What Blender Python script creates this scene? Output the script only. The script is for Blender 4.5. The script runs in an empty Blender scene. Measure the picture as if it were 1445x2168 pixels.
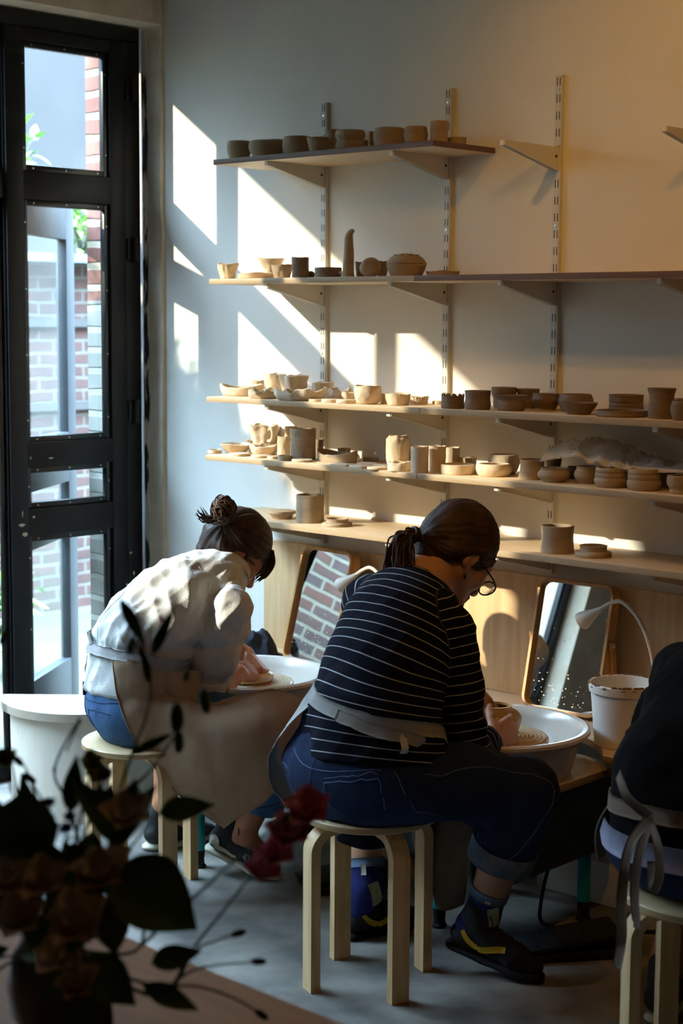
import bpy, bmesh, math, random
import numpy as np
from mathutils import Vector, Matrix
from mathutils.bvhtree import BVHTree
random.seed(7)
rng = np.random.default_rng(7)
PI = math.pi
scn = bpy.context.scene
COL = scn.collection
V = Vector

def hexc(s):
    s = s.lstrip('#')
    o = []
    for i in (0, 2, 4):
        c = int(s[i:i+2], 16) / 255
        o.append(c / 12.92 if c <= .04045 else ((c + .055) / 1.055) ** 2.4)
    return (*o, 1.0)

# ------------------------------------------------------------------ objects
def tag(o, label=None, cat=None, group=None, kind=None):
    if label: o['label'] = label
    if cat: o['category'] = cat
    if group: o['group'] = group
    if kind: o['kind'] = kind
    return o

def empty(name, loc=(0, 0, 0), rz=0.0, label=None, cat=None, group=None, kind=None):
    o = bpy.data.objects.new(name, None)
    COL.objects.link(o)
    o.empty_display_size = .05
    o.location = loc
    o.rotation_euler = (0, 0, rz)
    return tag(o, label, cat, group, kind)

def mesh_data(name, verts, faces, mat, sharp=35, smooth=True):
    me = bpy.data.meshes.new(name)
    if isinstance(verts, np.ndarray): verts = verts.tolist()
    if isinstance(faces, np.ndarray): faces = faces.tolist()
    me.from_pydata(verts, [], faces)
    if mat is not None: me.materials.append(mat)
    if smooth and len(me.polygons):
        me.polygons.foreach_set('use_smooth', [True] * len(me.polygons))
        if sharp < 180: me.set_sharp_from_angle(angle=math.radians(sharp))
    me.update()
    return me

def link(name, me, parent=None, loc=None):
    o = bpy.data.objects.new(name, me)
    COL.objects.link(o)
    if loc is not None: o.location = loc
    if parent is not None: o.parent = parent
    return o

def copy_tree(o, parent=None):
    c = o.copy()
    COL.objects.link(c)
    c.parent = parent
    for ch in list(o.children):
        copy_tree(ch, c)
    return c

class MB:
    """collects shapes into ONE mesh"""
    def __init__(s):
        s.v = []; s.f = []
    def add(s, verts, faces):
        n = len(s.v)
        s.v += [tuple(map(float, p)) for p in verts]
        s.f += [tuple(int(i) + n for i in f) for f in faces]
        return s
    def box(s, lo, hi, bev=0.0, rot=None, piv=None):
        x0, y0, z0 = lo; x1, y1, z1 = hi
        vs = [V((x, y, z)) for z in (z0, z1) for y in (y0, y1) for x in (x0, x1)]
        fs = [(0, 2, 3, 1), (4, 5, 7, 6), (0, 1, 5, 4), (2, 6, 7, 3), (0, 4, 6, 2), (1, 3, 7, 5)]
        if bev > 0:
            bm = bmesh.new()
            bv = [bm.verts.new(p) for p in vs]
            for f in fs: bm.faces.new([bv[i] for i in f])
            bmesh.ops.bevel(bm, geom=list(bm.edges), offset=bev, segments=2, profile=.5, affect='EDGES')
            bm.verts.index_update()
            vs = [v.co.copy() for v in bm.verts]
            fs = [[v.index for v in f.verts] for f in bm.faces]
            bm.free()
        if rot is not None:
            p = V(piv if piv is not None else (0, 0, 0))
            vs = [rot @ (q - p) + p for q in vs]
        return s.add(vs, fs)
    def tube(s, pts, r, n=8, cap=True, flat=None):
        """pts: list of points, r: radius or list; flat=(axis, factor) squashes the section"""
        P = [V(p) for p in pts]; m = len(P)
        R = list(r) if hasattr(r, '__len__') else [r] * m
        T = []
        for i in range(m):
            t = (P[min(i+1, m-1)] - P[max(i-1, 0)])
            T.append(t.normalized() if t.length > 1e-9 else V((0, 0, 1)))
        a = V((0, 0, 1)) if abs(T[0].z) < .9 else V((1, 0, 0))
        u = (a - T[0] * a.dot(T[0])).normalized()
        vs = []
        for i in range(m):
            u = (u - T[i] * u.dot(T[i]))
            u = u.normalized() if u.length > 1e-6 else T[i].orthogonal().normalized()
            w = T[i].cross(u)
            for k in range(n):
                an = 2 * PI * k / n
                o = u * (math.cos(an) * R[i]) + w * (math.sin(an) * R[i])
                if flat is not None:
                    ax = V(flat[0]).normalized()
                    o = o - ax * (o.dot(ax) * (1 - flat[1]))
                vs.append(P[i] + o)
        fs = []
        for i in range(m - 1):
            for k in range(n):
                k2 = (k + 1) % n
                fs.append((i*n+k, i*n+k2, (i+1)*n+k2, (i+1)*n+k))
        if cap:
            fs.append(tuple(range(n))[::-1]); fs.append(tuple((m-1)*n + k for k in range(n)))
        return s.add(vs, fs)
    def lathe(s, prof, c=(0, 0, 0), n=40, wob=None):
        """prof: list of (r, z); r==0 closes"""
        vs = []; fs = []; idx = []
        for (r, z) in prof:
            if r < 1e-6:
                idx.append([len(vs)]); vs.append((c[0], c[1], c[2] + z))
            else:
                row = []
                for k in range(n):
                    a = 2 * PI * k / n
                    dr, dz = (wob(a, r, z) if wob else (0, 0))
                    row.append(len(vs))
                    vs.append((c[0] + (r + dr) * math.cos(a), c[1] + (r + dr) * math.sin(a), c[2] + z + dz))
                idx.append(row)
        for A, B in zip(idx, idx[1:]):
            if len(A) == 1 and len(B) == 1: continue
            for k in range(n):
                k2 = (k + 1) % n
                if len(A) == 1: fs.append((A[0], B[k2], B[k]))
                elif len(B) == 1: fs.append((A[k], A[k2], B[0]))
                else: fs.append((A[k], A[k2], B[k2], B[k]))
        return s.add(vs, fs)
    def prism(s, poly, z0, z1, bev=0.0):
        n = len(poly)
        if bev > 0:
            bm = bmesh.new()
            a = [bm.verts.new((x, y, z0)) for x, y in poly]; b = [bm.verts.new((x, y, z1)) for x, y in poly]
            bm.faces.new(a[::-1]); bm.faces.new(b)
            for i in range(n): bm.faces.new((a[i], a[(i+1) % n], b[(i+1) % n], b[i]))
            ed = [e for e in bm.edges if abs(e.verts[0].co.z - e.verts[1].co.z) < 1e-6]
            bmesh.ops.bevel(bm, geom=ed, offset=bev, segments=2, profile=.5, affect='EDGES')
            bm.verts.index_update()
            s.add([v.co.copy() for v in bm.verts], [[v.index for v in f.verts] for f in bm.faces]); bm.free()
            return s
        vs = [(x, y, z0) for x, y in poly] + [(x, y, z1) for x, y in poly]
        fs = [tuple(range(n))[::-1], tuple(range(n, 2*n))]
        fs += [(i, (i+1) % n, n + (i+1) % n, n + i) for i in range(n)]
        return s.add(vs, fs)
    def grid(s, G, thick=0.0, closed=False):
        """G: array (nu, nv, 3). thick>0 gives a two-sided sheet of real thickness"""
        G = np.asarray(G, float); nu, nv = G.shape[:2]
        def F(off, flip):
            o = []
            for i in range(nu - 1 + (1 if closed else 0)):
                i2 = (i + 1) % nu
                for j in range(nv - 1):
                    q = (off + i*nv + j, off + i2*nv + j, off + i2*nv + j + 1, off + i*nv + j + 1)
                    o.append(q[::-1] if flip else q)
            return o
        if thick <= 0:
            return s.add(G.reshape(-1, 3), F(0, False))
        du = np.gradient(G, axis=0); dv = np.gradient(G, axis=1)
        N = np.cross(du, dv); N /= np.maximum(np.linalg.norm(N, axis=2, keepdims=True), 1e-9)
        A = (G + N * thick / 2).reshape(-1, 3); B = (G - N * thick / 2).reshape(-1, 3)
        n = nu * nv
        fs = F(0, False) + F(n, True)
        def rim(ids):
            return [(a, n + a, n + b, b) for a, b in zip(ids, ids[1:])]
        if not closed:
            fs += rim([j for j in range(nv)]); fs += rim([(nu-1)*nv + j for j in range(nv)][::-1])
        r = list(range(nu)) + ([0] if closed else [])
        fs += rim([i*nv for i in r][::-1]); fs += rim([i*nv + nv - 1 for i in r])
        return s.add(np.vstack([A, B]), fs)
    def xf(s, M):
        s.v = [tuple(M @ V(p)) for p in s.v]
        return s
    def data(s, name, mat, sharp=35, smooth=True):
        return mesh_data(name, s.v, s.f, mat, sharp, smooth)
    def build(s, name, mat, parent=None, world=False, sharp=35, smooth=True, base=None):
        """world=True: vertices are world coordinates, moved into the parent's frame (or to an origin at `base`)"""
        loc = None
        if world and parent is not None:
            q = V(parent.location)
            if parent.parent is not None: q = q + V(parent.parent.location)
            s.v = [tuple(V(p) - q) for p in s.v]
        elif base is not None:
            b = V(base); s.v = [tuple(V(p) - b) for p in s.v]; loc = base
        return link(name, s.data(name, mat, sharp, smooth), parent, loc)

def catmull(P, n):
    """Catmull-Rom through P, n points per span"""
    P = np.asarray(P, float); m = len(P)
    E = np.vstack([2*P[0]-P[1], P, 2*P[-1]-P[-2]])
    out = []
    for i in range(m - 1):
        p0, p1, p2, p3 = E[i:i+4]
        for k in range(n):
            t = k / n
            out.append(.5*((2*p1) + (-p0+p2)*t + (2*p0-5*p1+4*p2-p3)*t*t + (-p0+3*p1-3*p2+p3)*t**3))
    out.append(P[-1])
    return np.array(out)

def patch(ctrl, nu, nv):
    """bicubic sheet through a grid of control points"""
    C = np.asarray(ctrl, float)
    A = np.stack([catmull(C[:, j], nu) for j in range(C.shape[1])], 1)
    return np.stack([catmull(A[i], nv) for i in range(A.shape[0])], 0)

# cheap lattice value noise for numpy arrays of points -> [-1,1]
_perm = rng.permutation(4096)
_val = rng.uniform(-1, 1, 4096)
def vnoise(p):
    p = np.asarray(p, float); i = np.floor(p).astype(np.int64); f = p - i
    f = f * f * (3 - 2 * f)
    out = 0
    for dx in (0, 1):
        wx = f[..., 0] if dx else 1 - f[..., 0]
        for dy in (0, 1):
            wy = f[..., 1] if dy else 1 - f[..., 1]
            for dz in (0, 1):
                wz = f[..., 2] if dz else 1 - f[..., 2]
                h = _perm[(i[..., 0]+dx) & 4095]; h = _perm[(h + i[..., 1]+dy) & 4095]; h = _perm[(h + i[..., 2]+dz) & 4095]
                out = out + wx*wy*wz*_val[h]
    return out

# ------------------------------------------------------------------ materials
def N(nt, t, **kw):
    n = nt.nodes.new(t)
    for k, v in kw.items():
        if k.startswith('i_'):
            n.inputs[k[2:].replace('_', ' ')].default_value = v
        else: setattr(n, k, v)
    return n

def base_mat(name):
    m = bpy.data.materials.new(name); m.use_nodes = True
    nt = m.node_tree
    return m, nt, nt.nodes['Principled BSDF']

def ramp(nt, fac, stops):
    r = nt.nodes.new('ShaderNodeValToRGB')
    e = r.color_ramp.elements
    while len(e) < len(stops): e.new(.5)
    for k, (p, c) in enumerate(stops):
        e[k].position = p; e[k].color = c
    nt.links.new(fac, r.inputs[0])
    return r.outputs[0]

def M(name, c1, c2=None, rough=.6, scale=8, stretch=(1, 1, 1), bump=0.0, bscale=None, metal=0.0, detail=4, sheen=0.0, spec=.5, lo=.35, hi=.65, coat=0.0):
    m, nt, b = base_mat(name)
    L = nt.links.new
    b.inputs['Roughness'].default_value = rough
    b.inputs['Metallic'].default_value = metal
    b.inputs['Specular IOR Level'].default_value = spec
    if sheen: b.inputs['Sheen Weight'].default_value = sheen
    if coat: b.inputs['Coat Weight'].default_value = coat; b.inputs['Coat Roughness'].default_value = .15
    c1 = hexc(c1) if isinstance(c1, str) else c1
    c2 = c1 if c2 is None else (hexc(c2) if isinstance(c2, str) else c2)
    tc = N(nt, 'ShaderNodeTexCoord'); mp = N(nt, 'ShaderNodeMapping')
    mp.inputs['Scale'].default_value = stretch
    L(tc.outputs['Object'], mp.inputs[0])
    nz = N(nt, 'ShaderNodeTexNoise'); nz.inputs['Scale'].default_value = scale; nz.inputs['Detail'].default_value = detail
    L(mp.outputs[0], nz.inputs[0])
    L(ramp(nt, nz.outputs['Fac'], [(lo, c1), (hi, c2)]), b.inputs['Base Color'])
    if bump:
        n2 = N(nt, 'ShaderNodeTexNoise'); n2.inputs['Scale'].default_value = bscale or scale * 4; n2.inputs['Detail'].default_value = 5
        L(mp.outputs[0], n2.inputs[0])
        bp = N(nt, 'ShaderNodeBump'); bp.inputs['Strength'].default_value = bump; bp.inputs['Distance'].default_value = .01
        L(n2.outputs['Fac'], bp.inputs['Height']); L(bp.outputs[0], b.inputs['Normal'])
    return m

def ply_mat(name, face1, face2, edge1, edge2, stretch=(3, 30, 3), period=.0036):
    """birch plywood: grained faces, layered stripes on the edges of horizontal boards"""
    m, nt, b = base_mat(name); L = nt.links.new
    b.inputs['Roughness'].default_value = .5
    tc = N(nt, 'ShaderNodeTexCoord'); mp = N(nt, 'ShaderNodeMapping'); mp.inputs['Scale'].default_value = stretch
    L(tc.outputs['Object'], mp.inputs[0])
    nz = N(nt, 'ShaderNodeTexNoise'); nz.inputs['Scale'].default_value = 3; nz.inputs['Detail'].default_value = 6; nz.inputs['Roughness'].default_value = .65
    L(mp.outputs[0], nz.inputs[0])
    face = ramp(nt, nz.outputs['Fac'], [(.3, hexc(face1)), (.7, hexc(face2))])
    sp = N(nt, 'ShaderNodeSeparateXYZ'); L(tc.outputs['Object'], sp.inputs[0])
    mm = N(nt, 'ShaderNodeMath', operation='MULTIPLY'); mm.inputs[1].default_value = 2 * PI / period; L(sp.outputs['Z'], mm.inputs[0])
    n3 = N(nt, 'ShaderNodeTexNoise'); n3.inputs['Scale'].default_value = 14; L(tc.outputs['Object'], n3.inputs[0])
    ad = N(nt, 'ShaderNodeMath', operation='ADD'); L(mm.outputs[0], ad.inputs[0]); L(n3.outputs['Fac'], ad.inputs[1])
    sn = N(nt, 'ShaderNodeMath', operation='SINE'); L(ad.outputs[0], sn.inputs[0])
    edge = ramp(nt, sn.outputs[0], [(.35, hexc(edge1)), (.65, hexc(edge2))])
    ge = N(nt, 'ShaderNodeNewGeometry'); s2 = N(nt, 'ShaderNodeSeparateXYZ'); L(ge.outputs['True Normal'], s2.inputs[0])
    ab = N(nt, 'ShaderNodeMath', operation='ABSOLUTE'); L(s2.outputs['Z'], ab.inputs[0])
    gt = N(nt, 'ShaderNodeMath', operation='LESS_THAN'); gt.inputs[1].default_value = .6; L(ab.outputs[0], gt.inputs[0])
    mx = N(nt, 'ShaderNodeMix', data_type='RGBA'); L(gt.outputs[0], mx.inputs['Factor']); L(face, mx.inputs['A']); L(edge, mx.inputs['B'])
    L(mx.outputs['Result'], b.inputs['Base Color'])
    return m

def brick_mat(name, c1, c2, mortar, axes='YZ', scale=1.0, bw=.22, rh=.075, msize=.012):
    m, nt, b = base_mat(name); L = nt.links.new
    b.inputs['Roughness'].default_value = .9
    tc = N(nt, 'ShaderNodeTexCoord'); sp = N(nt, 'ShaderNodeSeparateXYZ'); L(tc.outputs['Object'], sp.inputs[0])
    cb = N(nt, 'ShaderNodeCombineXYZ'); L(sp.outputs[axes[0]], cb.inputs[0]); L(sp.outputs[axes[1]], cb.inputs[1])
    nz = N(nt, 'ShaderNodeTexNoise'); nz.inputs['Scale'].default_value = 9; nz.inputs['Detail'].default_value = 3; L(tc.outputs['Object'], nz.inputs[0])
    vm = N(nt, 'ShaderNodeVectorMath', operation='SCALE'); vm.inputs['Scale'].default_value = .02; L(nz.outputs['Color'], vm.inputs[0])
    va = N(nt, 'ShaderNodeVectorMath', operation='ADD'); L(cb.outputs[0], va.inputs[0]); L(vm.outputs[0], va.inputs[1])
    br = N(nt, 'ShaderNodeTexBrick'); L(va.outputs[0], br.inputs['Vector'])
    br.inputs['Color1'].default_value = hexc(c1); br.inputs['Color2'].default_value = hexc(c2); br.inputs['Mortar'].default_value = hexc(mortar)
    br.inputs['Scale'].default_value = scale; br.inputs['Mortar Size'].default_value = msize; br.inputs['Mortar Smooth'].default_value = .3
    br.inputs['Brick Width'].default_value = bw; br.inputs['Row Height'].default_value = rh; br.inputs['Bias'].default_value = 0
    n2 = N(nt, 'ShaderNodeTexNoise'); n2.inputs['Scale'].default_value = 5; n2.inputs['Detail'].default_value = 6; L(tc.outputs['Object'], n2.inputs[0])
    mx = N(nt, 'ShaderNodeMix', data_type='RGBA', blend_type='OVERLAY'); mx.inputs['Factor'].default_value = .6
    L(br.outputs['Color'], mx.inputs['A']); L(n2.outputs['Fac'], mx.inputs['B']); L(mx.outputs['Result'], b.inputs['Base Color'])
    bp = N(nt, 'ShaderNodeBump'); bp.inputs['Strength'].default_value = .8; bp.inputs['Distance'].default_value = .012; bp.invert = True
    L(br.outputs['Fac'], bp.inputs['Height']); L(bp.outputs[0], b.inputs['Normal'])
    return m

def glass_mat(name, dust=.06, tint=(.93, .97, .97, 1)):
    m, nt, b = base_mat(name); L = nt.links.new
    nt.nodes.remove(b)
    out = nt.nodes['Material Output']
    tr = N(nt, 'ShaderNodeBsdfTransparent'); tr.inputs[0].default_value = tint
    gl = N(nt, 'ShaderNodeBsdfGlossy'); gl.inputs['Roughness'].default_value = .0
    fr = N(nt, 'ShaderNodeFresnel'); fr.inputs[0].default_value = 1.5
    mx = N(nt, 'ShaderNodeMixShader'); ge = N(nt, 'ShaderNodeNewGeometry'); iv = N(nt, 'ShaderNodeMath', operation='SUBTRACT'); iv.inputs[0].default_value = 1; L(ge.outputs['Backfacing'], iv.inputs[1])
    fm = N(nt, 'ShaderNodeMath', operation='MULTIPLY'); L(fr.outputs[0], fm.inputs[0]); L(iv.outputs[0], fm.inputs[1])
    L(fm.outputs[0], mx.inputs[0]); L(tr.outputs[0], mx.inputs[1]); L(gl.outputs[0], mx.inputs[2])
    df = N(nt, 'ShaderNodeBsdfDiffuse'); df.inputs[0].default_value = (.8, .8, .78, 1)
    tc = N(nt, 'ShaderNodeTexCoord'); nz = N(nt, 'ShaderNodeTexNoise'); nz.inputs['Scale'].default_value = 4; L(tc.outputs['Object'], nz.inputs[0])
    mu = N(nt, 'ShaderNodeMath', operation='MULTIPLY'); mu.inputs[1].default_value = dust * 2; L(nz.outputs['Fac'], mu.inputs[0])
    m2 = N(nt, 'ShaderNodeMixShader'); L(mu.outputs[0], m2.inputs[0]); L(mx.outputs[0], m2.inputs[1]); L(df.outputs[0], m2.inputs[2])
    L(m2.outputs[0], out.inputs['Surface'])
    return m

# ================================================================== materials in use
m_wall = M('wall_plaster', '#e9e4da', '#efeae0', rough=.85, scale=3, bump=.06, bscale=60)
m_wallw = M('wall_plaster_rough', '#d2c1a6', '#e8dcc6', rough=.9, scale=6, bump=.35, bscale=14)
m_rear = M('rear_wall', '#544b3f', '#5c5347', rough=.9, scale=2)
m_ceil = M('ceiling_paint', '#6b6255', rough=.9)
m_floor = M('concrete', '#5c5954', '#9c968c', rough=.6, scale=5, bump=.25, bscale=26, detail=14, lo=.34, hi=.68)
m_black = M('black_painted_steel', '#0b0b0c', '#121213', spec=.3, rough=.5, scale=20, bump=.05, bscale=60)
m_bead = M('black_bead', '#0b0c0e', rough=.3)
m_rub = M('worn_black_paint', '#15130f', '#c9c0ad', rough=.8, scale=22, stretch=(1, 1, .25), lo=.50, hi=.56, detail=8)
m_screw = M('screw_steel', '#b9bcc0', rough=.3, metal=1.0)
m_glass = glass_mat('window_glass', .02)
m_ply = ply_mat('birch_ply', '#d3b48c', '#e3c9a3', '#8a6a48', '#dcc29a')
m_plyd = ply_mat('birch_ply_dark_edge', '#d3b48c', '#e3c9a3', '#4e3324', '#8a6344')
m_panel = M('birch_panel', '#d2a778', '#e0bb8c', rough=.5, scale=3, stretch=(14, 3, 1.2), detail=6)
m_stool = ply_mat('stool_birch', '#c9ad80', '#dabf95', '#a58250', '#e0c494', stretch=(3, 22, 3))
m_stleg = M('stool_leg_birch', '#cda673', '#e0bf8f', rough=.5, scale=4, stretch=(12, 12, 1.2), detail=6)
m_white_ply = ply_mat('white_ply', '#e6e0da', '#ece7e1', '#a89478', '#e2d8c8')
m_cream = M('cream_panel', '#e9dcc6', '#f0e6d4', rough=.6, scale=3, stretch=(9, 9, 1), detail=5)
m_steelw = M('white_coated_steel', '#d8d3c8', '#dedad0', rough=.4)
m_slot = M('dark_slot', '#14110e', rough=.9)
m_clay_l = M('dry_clay', '#c6b093', '#d8c4a8', rough=.9, scale=14, bump=.25, bscale=50)
m_clay_m = M('leather_clay', '#98836a', '#ab957a', rough=.75, scale=8, stretch=(1, 1, 4), bump=.12, bscale=40)
m_clay_d = M('wet_dark_clay', '#6f5b47', '#826c54', rough=.65, scale=7, stretch=(1, 1, 5), bump=.1, bscale=40)
m_clay_w = M('wet_clay', '#c99d62', '#deb67c', rough=.22, scale=5, stretch=(1, 1, 6), bump=.05)
m_splash = M('splash_pan_plastic', '#d4ccbf', '#dcd4c8', rough=.22, scale=5, coat=.3)
m_head = M('wheel_head_slip', '#b39c7c', '#d1bd9c', rough=.15, scale=20, stretch=(1, 1, 1), bump=.05)
m_teal = M('turquoise_enamel', '#11a4b0', '#15b0bb', rough=.35)
m_teald = M('dark_teal_metal', '#0f2b31', '#12343a', rough=.45)
m_rubber = M('black_rubber', '#0c0c0d', '#121213', rough=.7)
m_bucket = M('white_plastic', '#e7dfd3', '#eee8dd', rough=.4, scale=4)
m_claydirt = M('dried_clay_smear', '#6b4b2e', '#8a6540', rough=.9, scale=30)
m_oak = M('mirror_frame_wood', '#bb8448', '#d09c60', rough=.45, scale=4, stretch=(9, 9, 2), detail=6)
m_mirror, _nt, _b = base_mat('mirror_silver'); _b.inputs['Metallic'].default_value = 1; _b.inputs['Roughness'].default_value = .01; _b.inputs['Base Color'].default_value = (.85, .87, .87, 1)
m_splat = M('clay_splatter', '#c9c2b6', rough=.9)
m_lampw = M('lamp_white', '#e3d9c8', '#e8dfd0', rough=.5)
m_darkcloth = M('dark_cloth', '#14161c', '#2a2e3a', rough=.95, scale=12)
m_plastic, _nt, _b = base_mat('thin_plastic_sheet')
_b.inputs['Base Color'].default_value = hexc('#f4eee6'); _b.inputs['Roughness'].default_value = .15; _b.inputs['Alpha'].default_value = .33; _b.inputs['Specular IOR Level'].default_value = .8
m_skin1 = M('skin_tanned', '#b07350', '#bb7d59', rough=.5, scale=20, bump=.05, bscale=120)
m_skin2 = M('skin_fair', '#b98667', '#c48f70', rough=.5, scale=20, bump=.05, bscale=120)
m_hair1 = M('hair_dark_brown', '#2a1a11', '#4a3022', rough=.55, spec=.35, scale=30, lo=.3, hi=.7)
m_hair1g = M('hair_grey_streak', '#6e655c', '#9a9188', rough=.4, scale=30)
m_hair2 = M('hair_brown', '#2b1a11', '#43291b', rough=.6, spec=.3, scale=30, lo=.3, hi=.7)
m_hair2l = M('hair_lighter_brown', '#4a3020', '#5c3e2a', rough=.5, spec=.35, scale=30)
m_hair1l = M('hair_warm_brown', '#54382a', '#6e4a36', rough=.5, spec=.35, scale=30)
m_linen = M('white_linen', '#d8d6d0', '#e2e0da', rough=.9, scale=30, bump=.18, bscale=260, sheen=.2)
m_denim = M('blue_denim', '#37557c', '#52749c', spec=.15, rough=.9, scale=12, bump=.25, bscale=350, lo=.3, hi=.75, detail=8)
m_denim2 = M('dark_denim', '#18223a', '#243452', spec=.15, rough=.9, scale=9, bump=.25, bscale=350, lo=.3, hi=.75, detail=8)
m_denimin = M('denim_turn_up', '#4a5562', '#5c6875', rough=.95, scale=40)
m_denim_sun = M('sunlit_denim', '#5f86ae', '#7c9fc2', rough=.9, scale=20)  # lower legs of dark jeans, sunlight on them painted into the colour
m_seam = M('denim_seam', '#4c6c98', '#6a88ae', rough=.9)
m_seamd = M('denim_seam_dark', '#15243f', rough=.9)
m_apron = M('apron_linen', '#a3866a', '#b29478', rough=.95, scale=6, bump=.2, bscale=240, lo=.3, hi=.7)
m_aprong = M('apron_grey_linen', '#8f8c88', '#a09d98', rough=.95, scale=9, bump=.2, bscale=240)
m_apronb = M('apron_brown_linen', '#6a5a4c', '#79685a', rough=.95, scale=9, bump=.2, bscale=240)
m_hoodie = M('black_hoodie', '#050507', '#08080b', spec=.12, rough=.95, scale=20, bump=.15, bscale=200)
m_lav = M('lavender_tee', '#8c8ba4', '#9c9bb2', rough=.95, scale=20)
m_shoeb = M('black_shoe', '#0a0a0c', '#121214', rough=.7, scale=30)
m_shoen = M('navy_shoe', '#090a14', '#10121f', rough=.75, scale=30)
m_yel = M('yellow_stripe', '#c9a01c', '#d6ad24', rough=.6)
m_sole = M('cream_sole', '#c9c4ae', '#d8d3be', rough=.7, scale=20, bump=.2, bscale=60)
m_sock = M('blue_sock', '#181e5c', '#1e2668', rough=.95, scale=40)
m_sockp = M('sock_pale_patch', '#9a9a78', '#b8b890', rough=.95, scale=40)
m_sockg = M('sock_grey_band', '#5c7088', '#6a7f96', rough=.95)
m_white = M('white_mark', '#d8d8d4', rough=.7)
m_glfr = M('spectacle_frame', '#060607', rough=.25)
m_leaf = M('leaf_green', '#2c481c', '#466c2e', rough=.55, scale=10)
m_leaf2 = M('leaf_olive', '#8a8a3c', '#b0b05a', rough=.6, scale=10)
m_stem = M('stem_green', '#22300f', '#30441a', rough=.6)
m_pink = M('pink_petal', '#ee7d96', '#f8b4c0', rough=.6, scale=30)
m_peach = M('peach_petal', '#d2b8a2', '#f2e2d2', rough=.7, scale=14)
m_purple = M('purple_petal', '#3a2f6a', '#54469a', rough=.7)
m_seed = M('dark_seed_head', '#170c10', '#241318', rough=.9, scale=60)
m_tablewood = M('warm_table_wood', '#a8714c', '#b98259', rough=.5, scale=3, stretch=(2, 14, 2), detail=6)
m_ivy = M('outdoor_leaf', '#4f7a2c', '#86b04a', rough=.6, scale=5)
m_brick = brick_mat('garden_brick', '#7d5a4e', '#655856', '#a39f8c', 'YZ', rh=.064, bw=.2, msize=.010)
m_brick2 = brick_mat('pier_brick', '#8a5a4e', '#775046', '#b3a692', 'XZ', rh=.082, bw=.9, msize=.016)
m_brick4 = brick_mat('painted_pier_brick', '#8f8a80', '#7d786f', '#a39e92', 'XZ', rh=.082, bw=.9, msize=.014)
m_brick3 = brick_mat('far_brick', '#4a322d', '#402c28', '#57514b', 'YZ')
m_render = M('darkened_render', '#3d3a39', '#42403f', rough=.9, scale=1.2)  # pale render; its shade outdoors is put into this dark colour
m_grass = M('garden_ground', '#363b2c', '#47453a', rough=1, scale=2, detail=8)
m_leafgrey = M('grey_door_paint', '#30353b', '#383d44', rough=.5)
m_zinc = M('zinc_roof', '#5b646c', '#6f7982', rough=.5)
m_vase = M('glazed_vase', '#4c4a44', '#5c594f', rough=.2)

# striped jersey: the stripe follows an attribute stored on the cloth
m_stripe, nt, b = base_mat('navy_striped_jersey')
b.inputs['Roughness'].default_value = .95; b.inputs['Specular IOR Level'].default_value = .12
at = N(nt, 'ShaderNodeAttribute', attribute_name='stripe')
mo = N(nt, 'ShaderNodeMath', operation='FRACT'); nt.links.new(at.outputs['Fac'], mo.inputs[0])
lt = N(nt, 'ShaderNodeMath', operation='LESS_THAN'); lt.inputs[1].default_value = .085; nt.links.new(mo.outputs[0], lt.inputs[0])
mx = N(nt, 'ShaderNodeMix', data_type='RGBA'); mx.inputs['A'].default_value = hexc('#0d0f1c'); mx.inputs['B'].default_value = hexc('#b4b6b8')
nt.links.new(lt.outputs[0], mx.inputs['Factor']); nt.links.new(mx.outputs['Result'], b.inputs['Base Color'])

# ================================================================== the setting
def struct(name, mb, mat, base=None, sharp=35):
    o = mb.build(name, mat, base=base, sharp=sharp)
    o['kind'] = 'structure'
    return o
RX, RY, RZ = 6.9, -6.2, 3.3
struct('floor', MB().box((-.43, RY, -.1), (RX, .25, 0)), m_floor)
struct('ceiling', MB().box((-.43, RY, RZ), (RX, .25, RZ + .1)), m_ceil)
struct('wall_back', MB().box((-.43, 0, 0), (RX, .25, RZ)), m_wall)
struct('wall_right', MB().box((RX, RY, 0), (RX + .2, .25, RZ)), m_rear)
struct('wall_front', MB().box((-.43, RY - .2, 0), (RX + .2, RY, RZ)), m_rear)
WL = -3.3      # far end of the glazing
mb = MB().box((-.43, RY, 0), (0, WL, RZ))
mb.box((-.43, WL, 2.79), (-.165, -.0, RZ)); mb.box((-.165, WL, 2.75), (0, -.0, RZ))
struct('wall_left', mb, m_wallw)
# plastered return between the frame and the shelf wall, with a band of worn black paint
def rough_strip(x0, x1, y0, y1, z0, z1, amp, seed):
    G = []
    nz = 120
    for z in np.linspace(z0, z1, nz):
        row = []
        for (x, y) in ((x0, y1), (x0, y0), (x1, y0), (x1, y1)):
            n = vnoise(np.array([x*40 + seed, y*40, z*9.0]))*amp + vnoise(np.array([x*40 + seed, y*40, z*40.0]))*amp*.5
            row.append((x + (n if x == x1 else 0), y + n*.4, z))
        G.append(row)
    return MB().grid(np.array(G))
struct('trim_1', rough_strip(-.105, -.004, -.016, .004, 0, 2.75, .004, 3), m_wallw)
struct('trim_2', rough_strip(-.107, -.082, -.0195, .0, 0, 2.74, .006, 9), m_rub)
struct('trim_3', MB().box((-.432, -.03, 1.74), (-.168, .0, 4.2)), m_brick2)
struct('trim_6', MB().box((-.433, -.031, -.1), (-.168, .0, 1.74)), m_brick4)

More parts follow.
